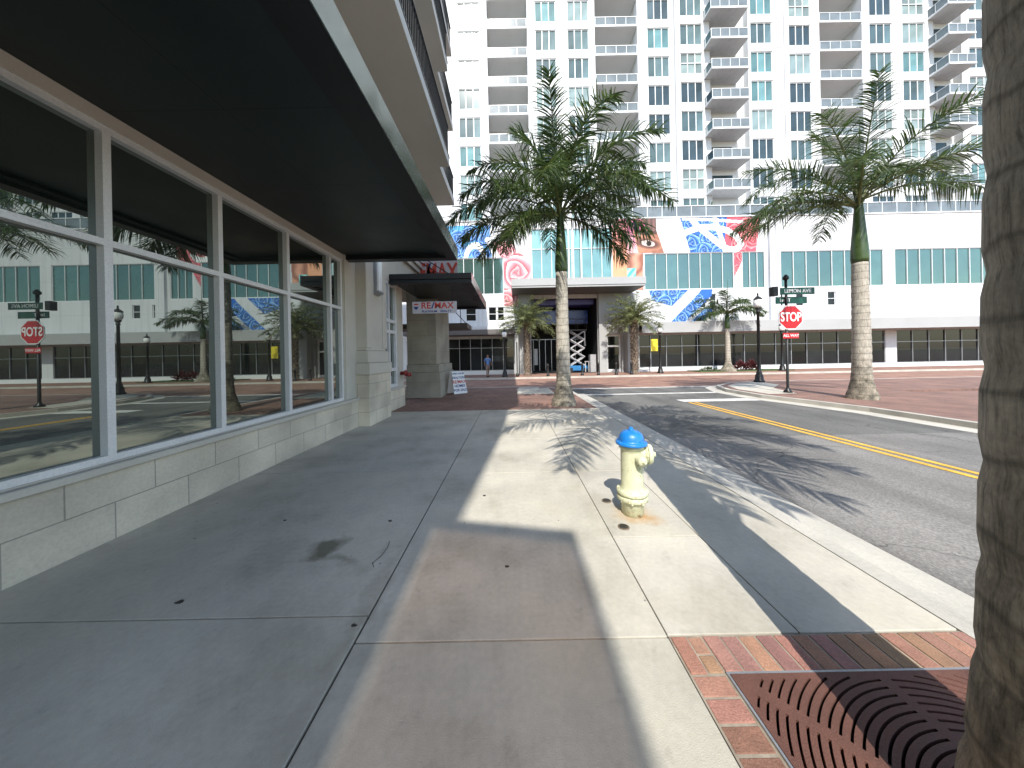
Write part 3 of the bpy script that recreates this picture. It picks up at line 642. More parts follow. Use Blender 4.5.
# things on the wall
t = thing('wall_lamp', 'long pale wall lamp on the pilaster between the two black canopies', 'wall lamp', (-3.44, 7.7, 3.3))
g = MB(); g.box(-3.47, -3.40, 7.6, 7.82, 3.22, 4.25); g.box(-3.40, -3.32, 7.58, 7.84, 3.26, 3.32); g.box(-3.40, -3.32, 7.58, 7.84, 4.14, 4.20); g.build('bracket', M['lamp_body'], t, bevel=.005)
g = MB(); g.box(-3.398, -3.335, 7.61, 7.81, 3.323, 4.137); g.build('diffuser', M['globe'], t, bevel=.015, seg=3)
t = thing('fire_connection', 'red fire department connection on the pier end below the hanging sign', 'fire connection', (-3.7, 9.98, 1.1))
g = MB(); g.lathe([(.06, 0), (.06, .12), (.10, .13), (.10, .2), (.05, .22)], 14, axis='X', o=(-3.7, 9.95, 1.1)); g.build('body', M['red_paint'], t)
for dy in (-.10, .10):
    g = MB(); g.tube([(-3.52, 9.95, 1.1), (-3.42, 9.95+dy, 1.05)], .045, 10); g.lathe([(.06, 0), (.065, .05), (.03, .06)], 12, axis='X', o=(-3.44, 9.95+dy, 1.05)); g.build('inlet', M['red_paint'], t)

# hanging sign
def balloon(g, x, z, y, s, half=0):
    n = 16
    pts = [(x+s*.5*math.cos(2*math.pi*k/n), z+s*.5*math.sin(2*math.pi*k/n)) for k in range(n)]
    return pts
t = thing('hanging_sign', 'white RE/MAX sign hanging under the shorter black canopy', 'sign', (-2.42, 9.5, 3.86))
g = MB(); g.box(-3.12, -1.72, 9.485, 9.515, 3.0, 3.37); g.build('panel', M['sign_pale'], t, bevel=.004)
g = MB(); g.tube([(-3.0, 9.5, 3.37), (-3.0, 9.5, 3.86)], .008); g.tube([(-1.85, 9.5, 3.37), (-1.85, 9.5, 3.86)], .008); g.build('hanger', M['black'], t)
text('lettering', 'RE', .27, M['letter_red'], t, (-2.69, 9.481, 3.235), FACE, .002, 1.05)
text('lettering', '/', .27, M['letter_blue'], t, (-2.47, 9.481, 3.235), FACE, .002, 1.3)
text('lettering', 'MAX', .27, M['letter_red'], t, (-2.12, 9.481, 3.235), FACE, .002, 1.05)
text('lettering', 'PLATINUM', .088, M['letter_blue'], t, (-2.58, 9.481, 3.06), FACE, .002, 1.15); text('lettering', 'REALTY', .088, M['letter_blue'], t, (-2.06, 9.481, 3.06), FACE, .002, 1.15)
def balloon_parts(t, x, y, z, w):
    for nm, a0, a1, m in (('balloon_mark', 20, 160, M['letter_red']), ('balloon_mark', -90, 0, M['letter_blue'])):
        g = MB()
        if a0 == 20: P = [(x+w*math.cos(R(a)), z+w*.95*math.sin(R(a))) for a in range(20, 161, 14)]
        else: P = [(x-w*.97, z-w*.25), (x-w*.55, z-w*.95), (x-w*.15, z-w*1.35), (x+w*.15, z-w*1.35), (x+w*.55, z-w*.95), (x+w*.97, z-w*.25)]
        i = len(g.v); n = len(P)
        g.v += [(p[0], y, p[1]) for p in P]+[(p[0], y+.004, p[1]) for p in P]
        g.f.append(tuple(range(n))); g.f.append(tuple(reversed(range(n, 2*n))))
        for k in range(n): g.f.append((k, (k+1) % n, n+(k+1) % n, n+k))
        g.mi = [0]*(n+2); g.c = [(1, 1, 1)]*(n+2); g.sm = [False]*(n+2)
        g.build(nm, m, t)
balloon_parts(t, -3.0, 9.478, 3.235, .085)
# letters standing above the second canopy
t = thing('roof_letters', 'red and blue RE/MAX letters standing on top of the shorter black canopy', 'sign', (-3.2, 12, 4.16))
g = MB(); g.box(-4.0, -2.1, 12.03, 12.06, 4.16, 5.5); g.build('backing', M['sign_pale'], t)
text('letters', 'MAX', .95, M['letter_red'], t, (-2.75, 12.015, 5.0), FACE, .012, .62); text('letters', '/', .9, M['letter_blue'], t, (-3.3, 12.015, 5.0), FACE, .012, .9)
text('letters', 'RE', .95, M['letter_red'], t, (-3.65, 12.015, 5.0), FACE, .012, .5)
# A-frame
t = thing('sandwich_board', 'white sandwich board with blue and red lettering leaning by the corner pillar', 'sign', (-2.42, 13.1, 0), R(42))
o0 = (-2.45, 13.1, 0)
for sgn, nm in ((-1, 'front_panel'), (1, 'back_panel')):
    g = MB(); zz = [0, .98]
    for i in range(1):
        b = [(-.33, sgn*.28, .03), (.33, sgn*.28, .03), (.30, sgn*.04, .98), (-.30, sgn*.04, .98)]
        g.face(b); g.face([(p[0], p[1]+.02*sgn, p[2]) for p in b])
        for k in range(4): q, r_ = b[k], b[(k+1) % 4]; g.face([q, r_, (r_[0], r_[1]+.02*sgn, r_[2]), (q[0], q[1]+.02*sgn, q[2])])
    o = g.build(nm, M['sign_white']); o.parent = t; 
tilt = math.atan2(.24, .95)
for i, (tx, sz, m) in enumerate([('OPEN HOUSE', .10, 'letter_blue'), ('REALTORS', .13, 'letter_blue'), ('RE/MAX', .19, 'letter_red'), ('HOMES', .16, 'letter_blue'), ('FOR SALE', .15, 'letter_blue')]):
    z = .88-i*.175; y = -.04-(.98-z)*.24/.95-.024
    cu = text('lettering', tx, sz, M[m], t, (0, 0, 0), (R(90)-tilt, 0, 0), .002, 1.0); cu.location = (0, y, z)

# ------------------------------------------------------------------ PODIUM
PY = 26.5
po = thing('podium_building', 'white podium with painted murals, green glass bands and ground floor shops across the street', 'building', (10, PY, 0))
g = MB(); g._closed = False
ops = [(-8.5, .2, .35, 3.2), (1.6, 7.62, 0, 6.6), (8.35, 9.6, .12, 3.3), (10.9, 33, .35, 3.25), (34, 50, .35, 3.25),
       (-8.5, -.62, 7.1, 10.3), (1.9, 9.0, 7.75, 12.75), (11.85, 19.75, 7.2, 10.4), (20.5, 22.5, 7.2, 10.4), (23.9, 33, 7.2, 10.4), (34, 44, 7.2, 10.4),
       (-4.0, -3.1, 4.75, 5.95), (-2.0, -1.3, 4.75, 5.95), (-1.2, -.62, 4.75, 5.95), (16.7, 17.25, 5.55, 6.75), (17.6, 18.15, 5.55, 6.75), (23.4, 24.1, 5.55, 6.75), (25.2, 25.9, 5.55, 6.75), (28, 28.7, 5.55, 6.75)]
wall_open(g, -40, 52, -.02, 13.5, ops, fy(PY), .2)
g.face([(-40, PY, 13.5), (52, PY, 13.5), (52, PY+.4, 13.5), (-40, PY+.4, 13.5)])
g.build('wall', M['white_wall'], po)
g = MB(); g.box(-40, 52, PY+.35, 31, 12.4, 12.6); g.build('terrace', M['offwhite'], po)
g = MB(); g.box(-40, 9.5, PY-.06, PY+.3, 13.503, 13.62); g.box(9.5, 52, PY-.06, PY+.3, 13.503, 13.62); g.build('coping', M['white_wall'], po)
def glz(x0, x1, z0, z1, n, hb, gm, nm='window', fm='alu', fw=.06, tint=None, ins=.1):
    d = (x1-x0)/n; return glazing(po, nm, x0, x1, z0, z1, [x0+d*k for k in range(1, n)], hb, fy(PY), M[gm], M[fm], fw, ins, tint)
rt = random.Random(3)
def vt(a, b): return lambda i, j: (lambda t: (t, t, t))(rt.uniform(a, b))
glz(-8.5, .2, .35, 3.2, 9, [2.35], 'glass_shop', 'shop_window', 'lamp_body', .05, vt(.5, 3))
glz(10.9, 33, .35, 3.25, 16, [2.2], 'glass_shop', 'shop_window', 'lamp_body', .06, vt(.5, 3))
glz(34, 50, .35, 3.25, 11, [2.2], 'glass_shop', 'shop_window', 'lamp_body', .06, vt(.5, 3))
glz(8.35, 9.6, .12, 3.3, 1, [2.3], 'glass_shop', 'glass_door', 'sign_white', .14)
glz(-8.5, -.62, 7.1, 10.3, 9, [], 'glass_green', tint=vt(.7, 1.2), fw=.05)
glz(1.9, 9.0, 7.75, 12.75, 8, [11.0], 'glass_aqua', tint=lambda i, j: (1.5, 1.5, 1.5) if j else (.8, .85, .8), fw=.05)
glz(11.85, 19.75, 7.2, 10.4, 8, [], 'glass_green', tint=vt(.8, 1.4), fw=.05)
glz(20.5, 22.5, 7.2, 10.4, 3, [], 'glass_green', fw=.05); glz(23.9, 33, 7.2, 10.4, 8, [], 'glass_green', fw=.05, tint=vt(.8, 1.4)); glz(34, 44, 7.2, 10.4, 9, [], 'glass_green', fw=.05, tint=vt(.8, 1.4))
for o in ops[11:]:
    glazing(po, 'small_window', *o, [], [(o[2]+o[3])/2], fy(PY), M['glass_shop'], M['sign_white'], .04, .12)
# thin fins on the aqua glass beside the palm
g = MB()
for x in (5.1, 5.5, 6.2): g.box(x, x+.12, PY-.12, PY-.005, 7.75, 12.75)
g.build('fin', M['sign_white'], po)
# canopies
g = MB(); g.box(-9, .3, PY-1.6, PY-.003, 3.42, 3.5); g.box(-9, .3, PY-1.62, PY-1.5, 3.5, 3.85); g.box(-9, .3, PY-1.5, PY-.003, 3.76, 3.84); g.build('shop_canopy', M['canopy_dark'], po)
g = MB(); g.box(10.9, 50, PY-1.5, PY-.003, 3.55, 3.66); g.build('shop_canopy', M['canopy_dark'], po)
g = MB(); g.box(10.88, 50.02, PY-1.53, PY-1.42, 3.3, 4.2); g.box(10.9, 50, PY-1.42, PY-.003, 4.1, 4.18); g.build('shop_fascia', M['canopy_and_shade_grey'], po)
g = MB(); g.box(-9, .3, PY-1.5, PY-.004, 3.86, 4.1); g.build('canopy_cap', M['white_wall'], po)
text('canopy_letters', 'GALLERY', .42, M['letter_grey'], po, (18.0, PY-1.54, 3.86), FACE, .01) if False else None
# entrance portal canopy
g = MB(); g.box(.12, 10.58, PY-2.88, PY-.01, 6.93, 6.948); g.build('entrance_soffit', M['canopy_dark'], po)
g = MB(); g.box(.1, 10.6, PY-2.9, PY-.003, 6.95, 7.42); g.box(.06, 10.64, PY-2.95, PY-2.9, 7.1, 7.66); g.box(.06, 10.64, PY-2.9, PY-.004, 7.423, 7.6); g.build('entrance_canopy', M['canopy_and_shade_grey'], po)
g = MB(); g.box(.6, 1.70, PY-.5, PY-.003, -.02, 6.92); g.build('entrance_pier', M['canopy_and_shade_grey'], po)  # piers in darker grey: the canopy's shade put into their colour
for q in ((.25, .55, PY-1.6, PY-.003, -.02, 3.4), (7.64, 8.1, PY-.35, PY-.003, -.02, 6.92), (9.85, 10.85, PY-1.0, PY-.003, -.02, 4.9)): g = MB(); g.box(*q); g.build('entrance_pier', M['canopy_and_shade_grey'], po)
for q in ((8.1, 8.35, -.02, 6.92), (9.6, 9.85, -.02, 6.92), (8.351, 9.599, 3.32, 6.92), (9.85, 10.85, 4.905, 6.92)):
    g = MB(); g.box(q[0], q[1], PY-.30, PY-.003, q[2], q[3]); g.build('shade_panel', M['canopy_and_shade_grey'], po)  # grey panels added over the white wall as painted shade below the canopy
# recess
g = MB(); g.box(1.5, 7.8, 33, 33.1, 0, 6.9); g.box(1.4, 1.59, PY+.21, 33, 0, 6.8); g.box(7.63, 7.8, PY+.21, 33, 0, 6.8); g.box(1.4, 7.8, PY+.21, 33.1, 6.61, 6.9); g.box(1.5, 7.8, PY+.21, 33.1, -.1, .03)
g.build('lobby', M['dark'], po)
g = MB(); g.box(2.2, 7.4, 29.0, 29.1, 4.6, 5.9); g.build('lobby_blue_panel', M['blue_panel'], po)
g = MB(); g.box(1.8, 7.5, 27.2, 29.0, 6.15, 6.6); g.build('lobby_violet_ceiling', M['violet'], po)
g = MB();
for k in range(9): g.box(2.2+k*.62, 2.26+k*.62, 31, 31.06, 0, 3.2)
g.box(2.0, 7.5, 31, 31.06, 3.2, 3.27); g.build('lobby_glazing_bars', M['lamp_body'], po)
for q in ((2.35, 2.7, 31.5, 31.6, .6, 2.3), (6.9, 7.0, 28.5, 28.6, 2.4, 3.9)): g = MB(); g.box(*q); g.build('lobby_sign', M['sign_white'], po)
g = MB(); g.box(7.0, 7.5, PY+.3, PY+.9, 0, 1.6); g.build('lobby_cabinet', M['letter_grey'], po)
# terrace rail
g = MB(); x = 9.6
while x < 50: g.box(x, x+.05, PY+.05, PY+.1, 13.62, 14.55); x += 1.3
g.box(9.6, 50, PY+.04, PY+.11, 14.55, 14.61); g.build('terrace_rail', M['rail'], po)
g = MB(); g._closed = False; g.face([(9.6, PY+.08, 13.66), (50, PY+.08, 13.66), (50, PY+.08, 14.55), (9.6, PY+.08, 14.55)]); g.build('rail_glass', M['glass_rail'], po)
text('house_number', '1500', .42, M['letter_grey'], po, (-1.05, PY-.01, 4.42), FACE, .01)
# downpipe & pier lines
g = MB(); g.box(22.75, 23.25, PY-.25, PY-.003, 4.2, 13.5); g.box(23.42, 23.72, PY-.12, PY-.003, 4.2, 13.49); g.build('wall_pier', M['white_wall'], po)
g = MB(); g._closed = False; g.box(-8.5, .2, PY-.05, PY+.14, -.02, .33); g.box(10.9, 50, PY-.06, PY+.14, -.02, .33); g.build('plinth', M['offwhite'], po)

# mural colour as a function of place on the wall (painted surface)
def lerp(a, b, t): t = max(0, min(1, t)); return tuple(a[i]+(b[i]-a[i])*t for i in range(3))
def rose(px, py, cx, cy, rad, dark, mid, light, ph=0., sq=1.):
    dx, dy = px-cx, (py-cy)*sq; r = math.hypot(dx, dy)/rad
    if r > 1: return None
    a = math.atan2(dy, dx)+ph
    t = r**.85*3.1+.42*abs(math.sin(a*1.5+r*3.2+ph))+a/(2*math.pi)
    edge = .93+.07*math.sin(a*5+ph)
    if r > edge: return None
    f = t-math.floor(t)
    c = lerp(dark, mid, f*2.2) if f < .45 else lerp(mid, light, (f-.45)*1.9)
    if f < .08: c = lerp(c, dark, .8)
    return lerp(c, dark, .55*(1-r)**2)
BL = ((.008, .035, .20), (.04, .19, .55), (.34, .56, .84)); PK = ((.38, .08, .10), (.72, .30, .34), (.90, .66, .66)); RD = ((.28, .02, .03), (.62, .10, .13), (.85, .38, .40))
WHT = (.80, .80, .79)
def seg_d(px, py, P):
    best = 1e9
    for (x0, y0), (x1, y1) in zip(P, P[1:]):
        dx, dy = x1-x0, y1-y0; t = max(0, min(1, ((px-x0)*dx+(py-y0)*dy)/(dx*dx+dy*dy))); best = min(best, math.hypot(px-x0-t*dx, py-y0-t*dy))
    return best
def roses(px, py, lst, pal, bgc):
    best = None
    for (cx, cy, rad, ph) in lst:
        q = rose(px, py, cx, cy, rad, *pal, ph)
        if q: best = q
    return best or bgc
def mural_right(px, py):
    if px < 679:
        # portrait fragment: pink cloth, brow, eye, cheek
        if px > 656+(py-217)*.0 and px > 658+(py-235)*.35: return WHT
        if px < 627: return lerp((.55, .16, .25), (.75, .35, .2), (py-217)/40)
        skin = lerp((.60, .28, .17), (.34, .15, .10), (px-630)/28+.25*math.sin(py*.35)+.1*math.sin(px*.8+py*.5))
        if py > 253: 
            if px > 643: return None
            if py > 268 and px < 636: return lerp((.05, .38, .38), (.4, .7, .65), .5+.5*math.sin(px*.9+py*.7))
            return lerp((.66, .32, .22), (.30, .12, .08), .5+.5*math.sin(py*.22+px*.5+1.3*math.sin(py*.3)))
        lim = 622+(py-217)*-.2
        if py < 231-.0*(px) and px < 640+(py-217)*.55: return lerp((.80, .22, .42), (.62, .12, .28), (px-625)/25+.3*math.sin(py*.5))
        if py < 231 and px > 637: return lerp((.10, .06, .06), (.22, .12, .10), .5+.5*math.sin(px*1.3))
        if px < 633+(py-231)*.25: return lerp((.78, .25, .40), (.85, .45, .45), (py-231)/22)
        ex, ey = (px-648)/7.0, (py-243.5-.12*(px-648))/3.0
        if 1.7 <= ex*ex+ey*ey < 4.5: return lerp((.16, .07, .05), (.50, .24, .15), (ex*ex+ey*ey-1.7)/2.8)
        if abs(py-(233.5-.04*(px-646)**2*.2)) < 1.7 and 637 < px < 657: return (.10, .05, .04)
        if ex*ex+ey*ey < 1:
            if math.hypot(px-649, py-243.5) < 2.6: return (.02, .012, .01)
            return (.55, .47, .42)
        if ex*ex+ey*ey < 1.7: return (.14, .06, .05)
        return skin
    if px < 683+(py-217)*.0: 
        if px < 676+(253-py)*.1: return WHT
    # ribbons
    d = min(seg_d(px, py, [(689, 216), (697, 226), (712, 238), (722, 246), (730, 250), (737, 249), (741, 244), (736, 236), (726, 230), (712, 227), (698, 228), (684, 233)])-3.0,
            seg_d(px, py, [(714, 216), (718, 229), (723, 243), (726, 254)])-2.3, seg_d(px, py, [(683, 219), (715, 220), (742, 222)])-1.4)
    if px < 682+(py-225)*.30: return WHT
    if d < 0: return WHT
    if px < 727-(py-217)*.1:
        return roses(px, py, [(690, 224, 9, 0), (706, 222, 9, 2), (718, 223, 8, 1), (692, 243, 12, 3), (708, 238, 10, 1.2), (704, 250, 9, .4), (718, 252, 9, 4), (684, 233, 7, 2), (716, 238, 7, 5)], BL, (.03, .12, .45))
    if py > 253:
        if px < 734 or px > 746-(py-253)*.5: return None
    if px > 760-(py-217)*.12: return None
    return roses(px, py, [(734, 230, 10, 0), (748, 226, 11, 2), (740, 243, 9, 1), (752, 240, 9, 4), (742, 256, 8, 1), (738, 270, 6, 1)], RD, (.60, .10, .14))
def mural_low(px, py):
    q = px+(py-288)
    ok = (q < 690 and px > 648+(py-288)*.35 and py < 300+(px-650)*.28) or (699 < q < 719 and px > 692-(py-300)*.95) or (725 < q < 736 and py > 308)
    if not ok or px > 712: return None
    return roses(px, py, [(658, 294, 10, 0), (673, 292, 10, 2), (665, 303, 9, 1), (683, 298, 7, 1.5), (690, 308, 11, 3), (698, 300, 7, 1), (682, 318, 9, 4), (698, 318, 7, 2), (706, 314, 6, 2)], BL, (.03, .14, .50))
def mural_left(px, py):
    if px > 502:
        q = rose(px, py, 517, 272, 19, *PK, .5, 1.0)
        if q and px < 533: return q
        q = rose(px, py, 507, 300, 13, *PK, 2)
        if q and py < 306 and px > 504: return q
        q = rose(px, py, 506, 250, 10, *PK, 1)
        if q: return q
        return None
    if py > 260: return None
    if px < 452: return roses(px, py, [(440, 240, 9, 1)], BL, (.10, .35, .62))
    dR = min(abs(math.hypot((px-475)/1.0, (py-259)/1.5)-9)-2.2, seg_d(px, py, [(488, 240), (500, 262)])-3)
    if dR < 0: return WHT
    if px > 484 and py < 244-(px-484)*-.3 and py < 240: return None if px > 490 else lerp(BL[1], BL[2], .3)
    if px > 492: return roses(px, py, [(500, 250, 9, 1)], PK, None)
    return roses(px, py, [(458, 238, 9, 1), (470, 234, 9, 2), (456, 252, 9, 0), (466, 252, 7, 3), (478, 254, 7, 2), (484, 240, 8, 4), (486, 256, 7, 1)], BL, (.10, .40, .70))
def paint(name, x0, x1, z0, z1, fn, y):
    g = MB(); g._closed = False; st = .05; nx = int((x1-x0)/st); nz = int((z1-z0)/st)
    for i in range(nx):
        xa = x0+i*st
        for j in range(nz):
            za = z0+j*st; u = 300*(xa+st/2)/PY; v = 300*(za+st/2-H)/PY
            px = 512+u*c_-v*s_; py = 356-(v*c_+u*s_)
            q = fn(px, py)
            if q is None: continue
            q = tuple(max(0, x+.0*1) for x in q)
            g.face([(xa, y, za), (xa+st, y, za), (xa+st, y, za+st), (xa, y, za+st)], 0, q)
    g.build(name, M['mural'], po)
c_, s_ = math.cos(ROLL), math.sin(ROLL)
paint('mural', 9.05, 22.7, 10.43, 13.49, mural_right, PY-.012)
paint('mural', 9.05, 11.83, 7.2, 10.43, mural_right, PY-.013)
paint('mural', 19.77, 20.48, 7.2, 10.43, mural_right, PY-.013)
paint('mural', 11.6, 18.3, 4.25, 7.17, mural_low, PY-.012)
paint('mural', -8, 1.88, 10.33, 13.2, mural_left, PY-.012)
paint('mural', -.6, 1.88, 5.0, 10.33, mural_left, PY-.013)

# ------------------------------------------------------------------ TOWER
TY = 31.0
tw = thing('apartment_tower', 'tall white apartment tower with blue glass windows and stacked balconies above the podium', 'tower', (12, TY, 12.6))
ZT = [20.4+2.97*j for j in range(-1, 8)]; ZTOP = 43.3
cols = [(-5.04, -2.74, TY), (3.0, 5.2, TY), (6.36, 8.58, TY), (14.6, 16.88, TY), (17.81, 20.1, TY-.3), (25.02, 27.25, TY-.3), (29.25, 31.5, TY), (37.6, 39.9, TY), (41, 43.3, TY), (47.4, 49.7, TY-.3), (51, 53.3, TY-.3)]
strips = [(-12, -1.95, TY), (2.2, 9.2, TY), (13.58, 17.32, TY), (17.32, 20.84, TY-.3), (24.75, 28.4, TY-.3), (28.75, 32.4, TY), (36.8, 44.2, TY), (46.6, 60, TY-.3)]
for (x0, x1, y) in strips:
    g = MB(); g._closed = False
    ops = [(a, b, z-2.12, z) for (a, b, yy) in cols if x0 < a < x1 for z in ZT]
    wall_open(g, x0, x1, 12.4, ZTOP, ops, fy(y), .18)
    for x in (x0, x1): g.face([(x, y, 12.4), (x, 36, 12.4), (x, 36, ZTOP), (x, y, ZTOP)])
    g.face([(x0, y, ZTOP), (x1, y, ZTOP), (x1, 36, ZTOP), (x0, 36, ZTOP)])
    g.build('wall', M['white_wall'], tw)
g = MB()
for (x0, x1, yb) in ((-1.95, 2.2, 33.4), (9.2, 13.58, 33.4), (20.84, 24.75, 31.35), (28.4, 28.75, 31.5), (32.4, 36.8, 33.4), (44.2, 46.6, 31.35)): g.box(x0-.02, x1+.02, yb, yb+1, 12.4, ZTOP)
g.build('recess_wall', M['offwhite'], tw)
g = MB()
for (x, y) in ((-5.55, TY), (-5.35, TY), (28.0, TY-.3), (27.7, TY-.3)):
    for z in ZT: g.box(x, x+.12, y-.03, y-.002, z+.28, z+.38)
g.build('vent_grille', M['letter_grey'], tw)
# windows: first of each distinct tint built once, the rest are copies
protos = {}
rw = random.Random(5)
for ci, (a, b, y) in enumerate(cols):
    for k, z in enumerate(ZT):
        key = rw.randrange(7)
        if key not in protos:
            tt = [(.8, .8, .8), (1.2, 1.15, 1.1), (.5, .5, .55), (2.2, 1.8, 1.6), (1.0, 1.25, 1.2), (.65, .6, .62), (1.5, 1.3, 1.2)][key]
            w = glazing(None, 'window', 0, 2.28, 0, 2.12, [.76, 1.52], [] if key != 3 else [1.1], fy(0), M['glass_tower'], M['rail'], .07, .12, lambda i, j: (lambda q: tuple(v*q for v in tt))(rw.choice((.7, .85, 1., 1., 1.15, 1.5))))
            w.parent = tw; protos[key] = w; o = w
        else: o = copy_tree(protos[key], tw)
        o.location = Vector((a, y, z-2.12))-tw.location; o.scale = ((b-a)/2.28, 1, 1)
# balconies
def balcony(x0, x1, y0, y1, first=None, sides=False):
    g = MB(); g.box(x0, x1, y0, y1, 0, .2); o = g.build('balcony', M['offwhite'] if not sides else M['white_wall']); o.parent = tw
    g = MB(); g.box(x0, x1, y0+.03, y0+.08, 1.0, 1.05); n = max(3, round((x1-x0)/1.0))
    for k in range(n+1):
        x = x0+.02+(x1-x0-.08)*k/n; g.box(x, x+.04, y0+.03, y0+.08, .2, 1.0)
    if sides:
        for x in (x0+.02, x1-.07):
            g.box(x, x+.05, y0+.08, y1, 1.0, 1.05); g.box(x+.005, x+.045, (y0+y1)/2, (y0+y1)/2+.04, .2, 1.0)
    r_ = g.build('railing', M['rail'], None); r_.parent = o
    g = MB(); g._closed = False; g.face([(x0+.03, y0+.055, .25), (x1-.03, y0+.055, .25), (x1-.03, y0+.055, 1.0), (x0+.03, y0+.055, 1.0)])
    if sides:
        g.face([(x0+.04, y0+.08, .25), (x0+.04, y1, .25), (x0+.04, y1, 1.0), (x0+.04, y0+.08, 1.0)])
    r_ = g.build('rail_glass', M['glass_rail'], None); r_.parent = o
    # sliding door behind
    yb = 33.38 if not sides else 31.33
    g = MB(); g._closed = False; xa, xb = x0+.5, x1-.5; g.face([(xa, yb, .22), (xb, yb, .22), (xb, yb, 2.4), (xa, yb, 2.4)], 0, (.5, .5, .5))
    r_ = g.build('sliding_door', M['glass_tower'], None); r_.parent = o
    return o
for (x0, x1, y0, y1, sd) in ((-1.93, 2.18, TY-.02, 33.38, 0), (9.22, 13.56, TY-.02, 33.38, 0), (20.2, 23.9, 29.5, 31.34, 1), (32.42, 36.78, TY-.02, 33.38, 0), (43.6, 46.3, 29.5, 31.34, 1)):
    base = balcony(x0, x1, y0, y1, sides=bool(sd))
    for k in range(9):
        z = 20.58+2.97*(k-1)
        o = base if k == 0 else copy_tree(base, tw)
        o.location = Vector((0, 0, z))-tw.location
g = MB(); g.box(-12, 60, 35.9, 36.4, 12.4, ZTOP); g.build('rear_wall', M['white_wall'], tw)

# ------------------------------------------------------------------ PALMS
def leaflet(g, p, d, L, w, rng, col, droop=.6, nseg=3):
    d = d.normalized(); up = Vector((0, 0, 1))
    side = d.cross(up)
    if side.length < .1: side = Vector((1, 0, 0))
    side.normalize()
    tw_ = rng.uniform(-.9, .9); nrm = side.cross(d); sd = side*math.cos(tw_)+nrm*math.sin(tw_)
    P = [p]; q = p.copy(); dd = d.copy()
    for k in range(nseg):
        q = q+dd*(L/nseg); P.append(q.copy()); dd = (dd+Vector((0, 0, -droop*(k+1)/nseg))).normalized()
    W = [w*.7, w, w*.7, 0][:nseg+1] if nseg == 3 else [w*.8, w*.9, 0]
    i = len(g.v)
    for k in range(nseg): g.v += [tuple(P[k]-sd*W[k]/2), tuple(P[k]+sd*W[k]/2)]
    g.v.append(tuple(P[nseg]))
    for k in range(nseg-1):
        g.f.append((i+2*k, i+2*k+1, i+2*k+3, i+2*k+2)); g.mi.append(1); g.c.append(col); g.sm.append(False)
    k = nseg-1; g.f.append((i+2*k, i+2*k+1, i+2*nseg)); g.mi.append(1); g.c.append(col); g.sm.append(False)
def frond(parent, base, az, el, L, droop, leafL, n, rng, leafm, w=.04, hang=.6, petiole=.12, spread=1., name='frond', stiff=False, loc0=None, rr=.035):
    """one feather leaf: a curved rachis and its leaflets in two or more ranks"""
    g = MB(); g._closed = False
    az, el = R(az), R(el); p = Vector(base); pts = [p.copy()]; dirs = []; ns = 26
    sway = rng.uniform(-.25, .25)
    for k in range(ns):
        s_ = k/ns; a = el-R(droop)*s_**1.25; z_ = az+sway*s_*s_
        d = Vector((math.cos(a)*math.cos(z_), math.cos(a)*math.sin(z_), math.sin(a))); dirs.append(d); p = p+d*(L/ns); pts.append(p.copy())
    dirs.append(dirs[-1])
    g.tube(pts[::2]+([pts[-1]] if ns % 2 else []), [rr*(1-.9*k/(ns/2)) for k in range(len(pts[::2]))], 4)
    for k in range(n):
        s_ = petiole+(1-petiole)*k/(n-1); f = s_*ns; i = min(int(f), ns-1); q = pts[i].lerp(pts[i+1], f-i); d = dirs[i]
        side = d.cross(Vector((0, 0, 1)))
        if side.length < .15: side = Vector((-math.sin(az), math.cos(az), 0))
        side.normalize(); up = side.cross(d)
        prof = (math.sin(math.pi*(.12+.80*((s_-petiole)/(1-petiole)))))**.7
        for sg in (-1, 1):
            if rng.random() < .04: continue
            el_ = rng.choice((-.6, -.2, .15, .6))*spread+rng.uniform(-.2, .2)
            fw = .45+.5*s_+rng.uniform(-.1, .1)
            dr = side*sg*math.cos(el_)+up*math.sin(el_)+d*fw
            t = rng.uniform(.65, 1.3); yel = rng.random()
            col = (t*(1.0+.5*(yel > .88)), t*(1+.18*(yel > .88)), t*.9)
            leaflet(g, q, dr, leafL*prof*rng.uniform(.75, 1.15), w, rng, col, hang*rng.uniform(.6, 1.5), 3)
    return g.build(name, [M['rachis'], leafm], parent)

def royal(loc, label, fr, zt, zs, r0, r1, seed, leafL=.62, n=70, w=.042, group=None, lean=0):
    rng = random.Random(seed); x0, y0 = loc
    t = thing('royal_palm', label, 'palm tree', (x0, y0, 0), 0, group)
    prof = []
    nz = 60
    for k in range(nz+1):
        z = zt*k/nz; u = z/zt
        r = r1*(1.0+.30*(1-u)*.9)+ (r0-r1*1.27)*math.exp(-(z/.42)**1.7) if z < zt else r1
        if k % 4 == 0 and k: r *= .962
        prof.append((r, z))
    prof.insert(0, (r0*1.06, -.05))
    g = MB(); g.lathe(prof, 28, x0, y0, jit=.03); g.build('trunk', M['bark_royal'], t)
    g = MB(); g.lathe([(r1*1.0, zt-.01), (r1*1.12, zt+.12), (r1*1.05, zt+.5), (r1*.82, zt+1.1), (r1*.6, zs-.4), (r1*.42, zs), (.03, zs+.25)], 20, x0, y0); g.build('crownshaft', M['shaft'], t)
    for (az, el, L, dr) in fr:
        b = (x0+.06*math.cos(R(az)), y0+.06*math.sin(R(az)), zs-.15+rng.uniform(-.15, .15))
        frond(t, b, az, el, L, dr, leafL, n, rng, M['leaf'], w, .95)
    g = MB(); g.tube([(x0, y0, zs), (x0+.04, y0, zs+1.2), (x0+.10, y0, zs+2.6)], [.05, .03, .008], 6); g.build('spear_leaf', M['leaf'], t)
    return t
